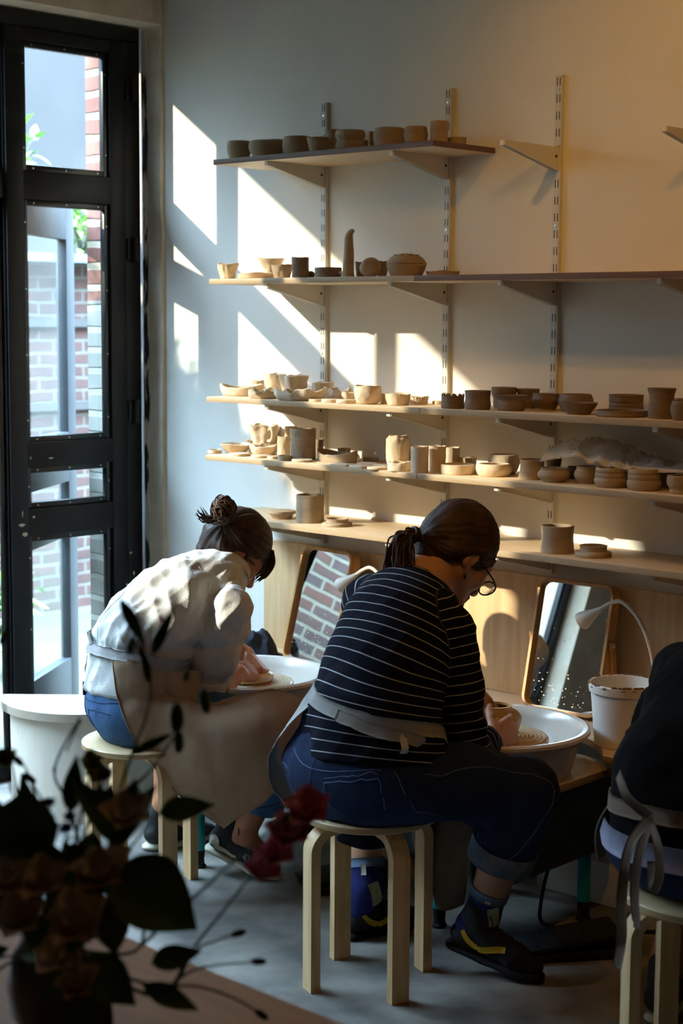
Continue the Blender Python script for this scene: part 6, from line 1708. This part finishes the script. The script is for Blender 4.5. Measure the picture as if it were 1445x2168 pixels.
mb = MB(); d = (ER1 - TR)/np.linalg.norm(ER1 - TR); d = (d + (WR1 - ER1)/np.linalg.norm(WR1 - ER1)*.18); d /= np.linalg.norm(d)
e1 = np.cross(d, (1, 0, 0)); e1 /= np.linalg.norm(e1); e2 = np.cross(d, e1); cc_ = ER1 - d*.058; G = []
for t in np.linspace(0, 2*PI, 41)[:-1]:
    dv = e1*math.cos(t) + e2*math.sin(t); wv = 1 + .03*math.sin(3*t + 1)
    G.append([cc_ + d*z + dv*r_*wv for z, r_ in ((-.038, .055), (-.042, .0605), (-.02, .0630), (.012, .0635), (.028, .0615), (.028, .054), (.015, .048))])
mb.grid(np.array(G), .003, closed=True); child1('rolled_cuff', mb, m_linen, sh1)
# jeans
F = Fld((.70, -1.36, .15), (1.58, -.60, .70), .0055)
F.ell((1.087, -1.065, .550), (.182, .14, .106), [(.86, -.5, 0), (.5, .86, 0), (0, 0, 1)], 0)
F.chain([(1.082, -1.07, .56), (1.078, -1.06, .62)], [.152, .136], .04, ((.5, .86, 0), .84))
HEM1 = np.array([1.335, -.798, .235]); HEML = np.array([.885, -.765, .275])
for (h, k_, hm) in ((PR1, GR1, HEM1), (PL1, GL1, HEML)):
    F.chain([h, h*.5 + k_*.5, k_], [.098, .076, .066], .05); F.chain([k_, k_*.5 + hm*.5, hm], [.071, .069, .070], .03)
    F.cut(hm, hm - k_, hm - .12, hm + .09)
F.cut((0, 0, .4515), (0, 0, -1), (.85, -1.34, .38), (1.33, -.93, .47)); F.cut((0, 0, .612), (0, 0, 1), (.8, -1.36, .58), (1.32, -.88, .70))
P, Fc = F.mesh(); P = smooth(P, Fc, 2)
P = folds(P, Fc, [(.004, axes_noise((.5, .3, .8), 6, 22), 2.2), (.003, axes_noise((1, -.5, .1), 7, 26), 7.7)], .6)
je1 = childf(W1, B1, 'jeans', P, Fc, m_denim); sj1 = Surf(P, Fc)
mb = MB()
for pts in ([(1.00, -1.18, .605), (1.005, -1.19, .545), (1.03, -1.20, .48)], [(.94, -1.10, .60), (1.01, -1.18, .575), (1.10, -1.21, .575), (1.19, -1.20, .585)], [(1.04, -1.21, .545), (1.10, -1.21, .553), (1.16, -1.21, .550)], [(1.04, -1.21, .545), (1.05, -1.21, .50), (1.08, -1.21, .475)],
            [(.93, -1.14, .55), (.97, -1.16, .545), (.98, -1.18, .50)], [(1.35, -.86, .245), (1.40, -.85, .25), (1.42, -.80, .26)], [(1.37, -.87, .40), (1.36, -.87, .33), (1.34, -.87, .25)]):
    seam(mb, sj1, pts, .0012, .0006)
mb2 = MB(); mb2.box((-.006, -.004, -.02), (.006, .004, .02), .001); mb2.xf(Matrix.Translation((.998, -1.185, .598)) @ Matrix.Rotation(-.5, 4, 'Z')); mb.add(mb2.v, mb2.f)
child1('seams', mb, m_seamd, je1)
# apron: waist tie and the long panel over the right thigh
mb = MB()
ribbon(mb, s1, [(1.20, -.89, .70), (1.04, -.90, .72), (.94, -.99, .735), (.93, -1.09, .735), (.98, -1.16, .732), (1.07, -1.19, .722), (1.16, -1.17, .708), (1.23, -1.10, .69), (1.25, -1.00, .67)], .040, .013, .003)
child1('apron_tie', mb, m_aprong)
mb = MB(); ribbon(mb, s1, [(.945, -1.12, .738), (.925, -1.12, .69), (.92, -1.11, .64), (.925, -1.10, .585)], .022, .008, .003); child1('tie_end', mb, m_aprong)
CT = [[(1.14, -1.18, 0.708), (1.20, -1.14, 0.690), (1.245, -1.08, 0.672), (1.265, -1.0, 0.655)],
[(1.14, -1.165, 0.613), (1.228, -1.125, 0.607), (1.276, -1.06, 0.593), (1.287, -0.98, 0.560)] ,
[(1.181, -1.165, 0.523), (1.312, -1.11, 0.557), (1.35, -1.0, 0.562), (1.363, -0.91, 0.578)] ,
[(1.223, -1.14, 0.429), (1.364, -1.085, 0.486), (1.461, -0.975, 0.538), (1.437, -0.83, 0.600)] ,
[(1.308, -1.09, 0.325), (1.404, -1.05, 0.378), (1.512, -0.95, 0.461), (1.521, -0.775, 0.553)] ,
[(1.398, -1.0, 0.23), (1.436, -0.98, 0.266), (1.491, -0.93, 0.315), (1.499, -0.82, 0.42)] ]
for j in range(4):
    l, nn = s1.near(CT[0][j]); CT[0][j] = tuple(l + nn*.006)
G = patch(CT, 11, 14)
# the cloth lies on the shirt and jeans wherever they bulge past it
OUT = V((.66, -.72, .22)).normalized()
for i in range(G.shape[0]):
    for j in range(G.shape[1]):
        q = V(G[i, j])
        for sf_ in (s1, sj1):
            l, nn, ii, dd = sf_.t.ray_cast(q + OUT*.30, -OUT, .312)
            if l is not None: G[i, j] = np.array(l + OUT*.006); q = V(G[i, j])
for _ in range(4):
    H_ = G.copy(); H_[1:-1, 1:-1] = .5*G[1:-1, 1:-1] + .125*(G[:-2, 1:-1] + G[2:, 1:-1] + G[1:-1, :-2] + G[1:-1, 2:]); H_[1:-1, 0] = .5*G[1:-1, 0] + .25*(G[:-2, 0] + G[2:, 0]); H_[1:-1, -1] = .5*G[1:-1, -1] + .25*(G[:-2, -1] + G[2:, -1]); H_[0, 1:-1] = .5*G[0, 1:-1] + .25*(G[0, :-2] + G[0, 2:]); G = H_
gi = np.linspace(0, 1, G.shape[0])[:, None]; gj = np.linspace(0, 1, G.shape[1])[None, :]
du = np.gradient(G, axis=0); dv = np.gradient(G, axis=1); Ng = np.cross(du, dv); Ng /= np.linalg.norm(Ng, axis=2, keepdims=True)
wr = .006*ridged(np.stack([gj*5 + gi*1.5, gi*1.6 + gj*0, gj*0 + 2.3 + gi*0], -1)) + .003*ridged(np.stack([gj*12 + gi*6, gi*4 + gj*0, gj*0 + 7.1 + gi*0], -1))
sgn = 1 if Ng[20, 20] @ np.array([.68, -.73, .2]) > 0 else -1
G = G + Ng*(wr*sgn*np.clip(gi*3, .3, 1))[..., None] + Ng*sgn*.006
mb = MB().grid(G, .0028); apn = child1('apron', mb, m_apron)
E_ = MB()
E_.tube(G[:, 0] + Ng[:, 0]*sgn*.001, .0022, 6); E_.tube(G[-1] + Ng[-1]*sgn*.001, .0022, 6); E_.tube(G[:, -1] + Ng[:, -1]*sgn*.001, .0022, 6)
child1('apron_hem', E_, m_apron, apn)
# shoes
LEGDIR[tuple(np.round(MR1, 4))] = (GR1 - MR1)/np.linalg.norm(GR1 - MR1)
shoe, sfx, p, _, _ = dress_foot(child1, W1, B1, MR1, (1.150, -.835, .072), (1.385, -.765, .012), (.25, 0, 1), None, m_shoeb, m_sole)
mb = MB(); ce = np.array(p(.56, .05, .042)) ; ce = np.array(sfx.near(p(.58, .06, .045))[0])
_a = p(1, 0, 0) - p(0, 0, 0); _a = _a/np.linalg.norm(_a); _u = p(0, 0, 1) - p(0, 0, 0)
for sg in (1,):
    def onsh(x, y): l, nn = sfx.near(ce + _a*x + _u*y); return l + nn*.0008
    mb.tube([onsh(.011*math.cos(t), .011*math.sin(t)) for t in np.linspace(-.6, 2.6, 14)], .0007, 5)
    for q in range(5): mb.tube([onsh(.002*math.cos(3.0 + q*.42), .002*math.sin(3.0 + q*.42)), onsh(.012*math.cos(3.0 + q*.42), .012*math.sin(3.0 + q*.42))], .0007, 5)
    mb.tube([onsh(-.002 + .004*math.cos(t), .002 + .004*math.sin(t)) for t in np.linspace(0, 4.5, 9)], .0007, 5)
child1('fan_mark', mb, m_white, shoe)
mb = MB(); mb.tube(catmull([p(.13, 0, .125), p(.06, .0, .128), p(.0, .0, .112), p(-.03, 0, .108)], 5), .0042, 8, flat=((0, 0, 1), .5)); child1('heel_loop', mb, m_shoeb, shoe)
mb = MB()
sb = MB(); ribbon(sb, sfx, [p(.02, .05, .050), p(.12, .06, .058), p(.20, .05, .030), p(.46, .05, .020)], .03, .002, .002, 8, widths=[.03, .034, .022, .014]); child1('cream_overlay', sb, m_sole, shoe)
LEGDIR[tuple(np.round(ML1, 4))] = (GL1 - ML1)/np.linalg.norm(GL1 - ML1)
dress_foot(child1, W1, B1, ML1, (.865, -.845, .006), (.925, -.60, .006), (0, 0, 1), None, m_shoeb, m_sole)
# bun
tie1 = np.array([1.160, -.785, 1.072])
mb, hs1, hi1 = head_hair(c1, fr1, tie1, 380, 6, puff=.009)
bc = np.array([1.172, -.792, 1.106]); rr_ = random.Random(3)
for i in range(120):
    ax = np.array([rr_.gauss(0, 1) for _ in range(3)]); ax /= np.linalg.norm(ax); ax = ax*.8 + np.array([.1, .2, .6]); ax /= np.linalg.norm(ax)
    e1 = np.cross(ax, (.3, .5, .8)); e1 /= np.linalg.norm(e1); e2 = np.cross(ax, e1); ph = rr_.uniform(0, 6.28); L_ = rr_.uniform(1.6, 4.4); R_ = rr_.uniform(.014, .038)
    pts = [bc + (e1*math.cos(ph + t)*R_*1.0 + e2*math.sin(ph + t)*R_)*np.array([1, 1, 1.15]) + ax*rr_.uniform(-.014, .014) for t in np.linspace(0, L_, 10)]
    strand(mb, pts, rr_.uniform(.002, .0042))
pr = [(0 if k in (0, 9) else .031*math.sin(PI*k/9), -.036*math.cos(PI*k/9)) for k in range(10)]
mb.lathe(pr, tuple(bc), 18)
for i in range(34):      # tail of hair sticking out of the bun, and loose wisps
    s_ = bc + np.array([rr_.gauss(-.012, .008), rr_.gauss(-.014, .008), rr_.uniform(-.036, -.014)])
    c = catmull([s_, s_ + (-.022, -.022, -.006), s_ + (-.036 + rr_.gauss(0, .004), -.036 + rr_.gauss(0, .004), .010 + rr_.gauss(0, .008))], 5); strand(mb, c, .0018)
for i in range(40):
    a = rr_.uniform(-1.1, 1.1)
    s_ = np.array(pp1(.06*math.sin(a), -.085 + .02*abs(a), -.035 - .02*rr_.random())); d = np.array([rr_.gauss(-.2, .5), rr_.gauss(-.2, .5), rr_.gauss(-.3, .5)])
    c = catmull([s_, s_ + d*.010, s_ + d*.016 + (rr_.gauss(0, .008), rr_.gauss(0, .008), -.012)], 5); strand(mb, c, .0007, 4)
for i in range(26):      # fringe falling over the forehead
    e_ = rr_.uniform(-.03, .062); t0 = pp1(e_*.8, .070, .085); t1 = pp1(e_, .098, .055 + rr_.gauss(0, .004)); t2 = pp1(e_*1.05, .106, .020 + rr_.gauss(0, .006)); t3 = pp1(e_*1.1 + .006, .098, -.010 + rr_.gauss(0, .01))
    strand(mb, catmull([t0, t1, t2, t3], 5), rr_.uniform(.0022, .0036))
for i in range(30):
    ax = np.array([rr_.gauss(0, 1), rr_.gauss(0, 1), rr_.gauss(0, .5)]); ax /= np.linalg.norm(ax); e1 = np.cross(ax, (.3, .5, .8)); e1 /= np.linalg.norm(e1); e2 = np.cross(ax, e1); ph = rr_.uniform(0, 6.28); R_ = rr_.uniform(.030, .042); L_ = rr_.uniform(1.4, 3.0)
    pts = [bc + (e1*math.cos(ph + t)*R_ + e2*math.sin(ph + t)*R_*rr_.uniform(.9, 1.1))*np.array([.9, .9, 1.1]) for t in np.linspace(0, L_, 9)]
    strand(hi1 if i % 2 else mb, pts, rr_.uniform(.0018, .0034))
h1 = child1('hair', mb, m_hair1); child1('lighter_strands', hi1, m_hair1l, h1)
mb = MB()
for i in range(34):
    b = rr_.uniform(.01, .055)
    s_ = pp1(.078, b - .02, .010 + rr_.gauss(0, .008)); e_ = pp1(.083 - rr_.random()*.01, b - .055, .035 + rr_.gauss(0, .012)); strand(mb, catmull([s_, (np.array(s_) + e_)/2 + fr1[0]*.004, e_], 5), .0011, 4)
for i in range(26):
    a = rr_.uniform(-.3, 1.2); s_ = pp1(.068*math.sin(a), -.075 + .02*a, -.03 + rr_.gauss(0, .01)); e_ = pp1(.075*math.sin(a), -.105 + .02*a, .02 + rr_.gauss(0, .01)); strand(mb, catmull([s_, (np.array(s_) + e_)/2 - fr1[1]*.006, e_], 4), .0009, 4)
child1('grey_strands', mb, m_hair1g, h1)

# ------------------------------------------------------------------ the person in black at the right edge
B3 = (2.995, -1.075, .0)
U0, U1, U2, U3 = map(np.array, ((3.005, -1.10, .56), (3.005, -1.09, .68), (2.995, -.99, .81), (2.99, -.90, .90)))
NB3 = np.array([2.99, -.85, .945]); c3 = np.array([3.0, -.77, 1.03]); fr3 = frame(.1, .6)
VL, VR = np.array([2.840, -.89, .865]), np.array([3.145, -.90, .870])
XL, YL = np.array([2.745, -.865, .655]), np.array([2.93, -.66, .585]); XR, YR = np.array([3.20, -.86, .63]), np.array([3.13, -.62, .60])
KL3, KR3 = np.array([2.78, -.70, .52]), np.array([3.30, -.78, .52]); AL3, AR3 = np.array([2.73, -.78, .13]), np.array([3.25, -.72, .12])
HL3, HR3 = np.array([2.90, -1.07, .545]), np.array([3.09, -1.07, .545])
F = Fld((2.58, -1.34, -.02), (3.46, -.44, 1.28), .005)
pp3 = add_head(F, c3, fr3, NB3)
F.chain([U0, U1, U2, U3], [.13, .12, .13, .11], .05, ((0, 1, -.3), .75)); F.chain([NB3, U3], [.056, .07], .04)
F.chain([U3, VL, XL, YL], [.05, .05, .04, .027], .03); F.chain([U3, VR, XR, YR], [.05, .05, .04, .027], .03)
for (h, k_, a_) in ((HL3, KL3, AL3), (HR3, KR3, AR3)): F.chain([U0, h, k_, k_*.65 + a_*.35, a_], [.10, .09, .055, .055, .037], .03); F.cone(a_, a_ + (-.02, .13, -.085), .036, .026, .02)
add_hand(F, YL, (.6, .5, -.3), (.2, .3, -.9), -1, (.4, .6, .4)); add_hand(F, YR, (-.5, .6, -.2), (-.3, .2, -.9), 1, (.4, .6, .4))
F.cut((0, 0, .455), (0, 0, -1), (2.8, -1.3, .3), (3.2, -.95, .46))
P, Fc = F.mesh(); P = smooth(P, Fc, 1)
W3 = person_obj(P, Fc, m_skin2, B3, 'person in a black hooded top and brown apron, cut off by the right picture edge')
def child3(name, mb, mat, parent=None, sharp=180):
    q = np.array(B3); mb.v = [tuple(np.array(p) - q) for p in mb.v]
    return link(name, mb.data(name, mat, sharp), parent or W3)
F = Fld((2.56, -1.40, .48), (3.46, -.54, 1.06), .006)
F.chain([(2.995, -1.12, .60), (2.99, -1.12, .69)], [.185, .175], .05, ((0, 1, 0), .8))
F.chain([(3.0, -1.10, .69), U2, U3], [.175, .182, .125], .05, ((0, .94, -.34), .78))
F.chain([VL + (.02, 0, 0), U3 + (0, .01, .01), VR + (-.02, 0, 0)], [.075, .08, .075], .05)
F.cone(U3, NB3 + (0, -.03, .0), .10, .085, .04)
F.chain([VL, VL*.5 + XL*.5, XL, XL*.4 + YL*.6], [.080, .078, .074, .062], .04); F.chain([VR, XR, XR*.4 + YR*.6], [.08, .074, .062], .04)
F.cut(NB3 + (0, .02, .03), (0, .5, 1), NB3 - .13, NB3 + .12); F.cut((0, 0, .585), (0, 0, -1), (2.7, -1.4, .48), (3.4, -.98, .66))
P, Fc = F.mesh(); P = smooth(P, Fc, 2)
dv_, ds_ = along(P, [VL, XL, YL])
P = folds(P, Fc, [(.006, axes_noise((.6, .3, .6), 6, 18), 3.3), (.005, axes_noise((1, .3, -.3), 6, 20), 8.1)], .5 + .9*(ds_ < .11))
childf(W3, B3, 'hooded_top', P, Fc, m_hoodie); s3 = Surf(P, Fc)
F = Fld((2.62, -1.36, .12), (3.46, -.60, .66), .0065)
F.ell((2.995, -1.105, .55), (.205, .15, .105), None, 0)
for (h, k_, a_) in ((HL3, KL3, AL3), (HR3, KR3, AR3)):
    F.chain([h, k_], [.112, .078], .05)
F.cut((0, 0, .4515), (0, 0, -1), (2.78, -1.36, .38), (3.22, -.93, .47))
P, Fc = F.mesh(); P = smooth(P, Fc, 2); P = folds(P, Fc, [(.005, axes_noise((.5, .3, .8), 6, 22), 2.2)]); je3 = childf(W3, B3, 'jeans', P, Fc, m_denim2)
mb = MB()
for (k_, a_) in ((KL3, AL3), (KR3, AR3)):
    hm = a_*.62 + k_*.38; mb.tube([k_, k_*.6 + hm*.4, hm], [.076, .066, .062], 24)
child3('lower_legs', mb, m_denim_sun, je3)
mb = MB(); e = [(2.995 + .205*math.cos(t), -1.115 + .165*math.sin(t)) for t in np.linspace(0, 2*PI, 41)[:-1]]
mb.grid(np.array([[(x, y, .548), (2.995 + (x - 2.995)*1.02, -1.115 + (y + 1.115)*1.02, .57), (2.995 + (x - 2.995)*.98, -1.115 + (y + 1.115)*.98, .60)] for x, y in e]), .004, closed=True); child3('tee_hem', mb, m_lav)
mb = MB(); ribbon(mb, s3, [(2.80, -1.05, .640), (2.84, -1.20, .645), (2.92, -1.27, .655), (3.0, -1.28, .660), (3.1, -1.26, .66), (3.19, -1.15, .66)], .034, .004, .003); at3 = child3('apron_tie', mb, m_apronb)
for (nm, pts, w_) in (('tie_loop', [(3.00, -1.30, .665), (2.965, -1.325, .70), (2.94, -1.315, .725), (2.915, -1.29, .735)], .022), ('tie_end', [(3.0, -1.305, .66), (2.97, -1.325, .60), (2.955, -1.325, .50), (2.95, -1.315, .40), (2.938, -1.31, .33)], .022), ('tie_end', [(3.005, -1.305, .66), (2.995, -1.33, .58), (2.985, -1.325, .50), (2.99, -1.318, .43)], .02), ('tie_loop', [(3.0, -1.30, .66), (3.04, -1.33, .62), (3.05, -1.335, .56), (3.03, -1.33, .52), (3.02, -1.32, .58)], .018)):
    mb = MB(); ribbon(mb, s3, pts, w_, .003, .0022, 8, project=False); child3(nm, mb, m_apronb, at3)
mb = MB(); G = patch([[(2.80, -1.07, .655), (2.835, -1.19, .645)], [(2.765, -1.08, .60), (2.81, -1.20, .595)], [(2.755, -1.085, .55), (2.80, -1.20, .55)], [(2.775, -1.12, .49), (2.80, -1.19, .50)]], 7, 6); mb.grid(G, .003); child3('apron_side', mb, m_aprong)
mb = MB(); mb.ell = None
H3 = Fld(c3 - .2, c3 + .22, .006); R3 = list(fr3); H3.ell(pp3(0, -.015, .045), (.083, .105, .097), R3, 0); H3.cone(pp3(0, -.07, 0), pp3(0, -.09, -.10), .06, .03, .03); H3.cut(pp3(0, .09, .062), fr3[1]*.6 - fr3[2]*.8)
P, Fc = H3.mesh(); childf(W3, B3, 'hair', P, Fc, m_hair2)
LEGDIR[tuple(np.round(AL3, 4))] = LEGDIR[tuple(np.round(AR3, 4))] = np.array([0, 0, 1.])
for a_ in (AL3, AR3): dress_foot(child3, W3, B3, a_, a_ + (.015, -.075, -.122), a_ + (-.03, .17, -.122), (0, 0, 1), None, m_shoen, m_sole, h=.005)

WORLD, SUN, LAMP1, LAMP2, EXPO = 66.0, 9.0, 21, 22, 0.0
# ================================================================== light and camera
W = bpy.data.worlds.new('daylight'); scn.world = W; W.use_nodes = True
wn = W.node_tree; bg = wn.nodes['Background']
tc = N(wn, 'ShaderNodeTexCoord'); sp_ = N(wn, 'ShaderNodeSeparateXYZ'); wn.links.new(tc.outputs['Generated'], sp_.inputs[0])
rp = ramp(wn, sp_.outputs['Z'], [(.0, (.03, .04, .05, 1)), (.36, (.06, .08, .10, 1)), (.62, (.54, .74, 1.0, 1))])
wn.links.new(rp, bg.inputs['Color']); bg.inputs['Strength'].default_value = WORLD
sd_ = V((.77, 1.0, -.537)).normalized()
L_ = bpy.data.lights.new('sun', 'SUN'); L_.energy = SUN; L_.angle = math.radians(.7); L_.color = (1.0, .86, .66)
o = bpy.data.objects.new('sun', L_); COL.objects.link(o); o.location = (-6, -9, 6); o.rotation_euler = sd_.to_track_quat('-Z', 'Y').to_euler()
def spot(loc, tgt, power, size, col=(1, .50, .09), blend=.8, rad=.03):
    l = bpy.data.lights.new('ceiling_spot', 'SPOT'); l.energy = power; l.spot_size = math.radians(size); l.spot_blend = blend; l.color = col; l.shadow_soft_size = rad
    o = bpy.data.objects.new('ceiling_spot', l); COL.objects.link(o); o.location = loc
    o.rotation_euler = (V(tgt) - V(loc)).to_track_quat('-Z', 'Y').to_euler()
spot((2.2, -1.55, 2.85), (2.55, 0, 1.75), LAMP1, 105)
spot((3.15, -1.75, 2.85), (2.9, 0, 1.6), LAMP2, 110)
l_ = bpy.data.lights.new('warm_fill', 'POINT'); l_.energy = 7; l_.color = (1, .52, .14); l_.shadow_soft_size = .06
o = bpy.data.objects.new('warm_fill', l_); COL.objects.link(o); o.location = (4.6, -1.2, 2.95)  # added warm fill light, not a known lamp; warms the grey shadows
cam = bpy.data.cameras.new('camera'); co = bpy.data.objects.new('camera', cam); COL.objects.link(co)
CP = (4.7994, -4.1498, 1.6721); yaw, pit, rol = .7526, .1152, .0063
f_ = V((-math.sin(yaw)*math.cos(pit), math.cos(yaw)*math.cos(pit), -math.sin(pit))); r_ = V((math.cos(yaw), math.sin(yaw), 0)); u_ = r_.cross(f_)
r2_ = r_*math.cos(rol) + u_*math.sin(rol); u2_ = u_*math.cos(rol) - r_*math.sin(rol)
co.matrix_world = Matrix(((r2_.x, u2_.x, -f_.x, CP[0]), (r2_.y, u2_.y, -f_.y, CP[1]), (r2_.z, u2_.z, -f_.z, CP[2]), (0, 0, 0, 1)))
cam.sensor_fit = 'VERTICAL'; cam.sensor_height = 36; cam.sensor_width = 24; cam.lens = 3516.79/2168*36
cam.clip_start = .05; cam.clip_end = 60
cam.dof.use_dof = True; cam.dof.focus_distance = 4.6; cam.dof.aperture_fstop = 4.0
scn.camera = co
vs = scn.view_settings; vs.view_transform = 'Standard'; vs.look = 'None'; vs.gamma = 1; vs.use_curve_mapping = False; vs.exposure = EXPO
cy = scn.cycles
cy.max_bounces = 7; cy.diffuse_bounces = 4; cy.glossy_bounces = 4; cy.transmission_bounces = 4; cy.transparent_max_bounces = 12
cy.sample_clamp_indirect = 6; cy.caustics_reflective = False; cy.caustics_refractive = False
cy.use_denoising = True
try: cy.denoiser = 'OPENIMAGEDENOISE'
except Exception: pass
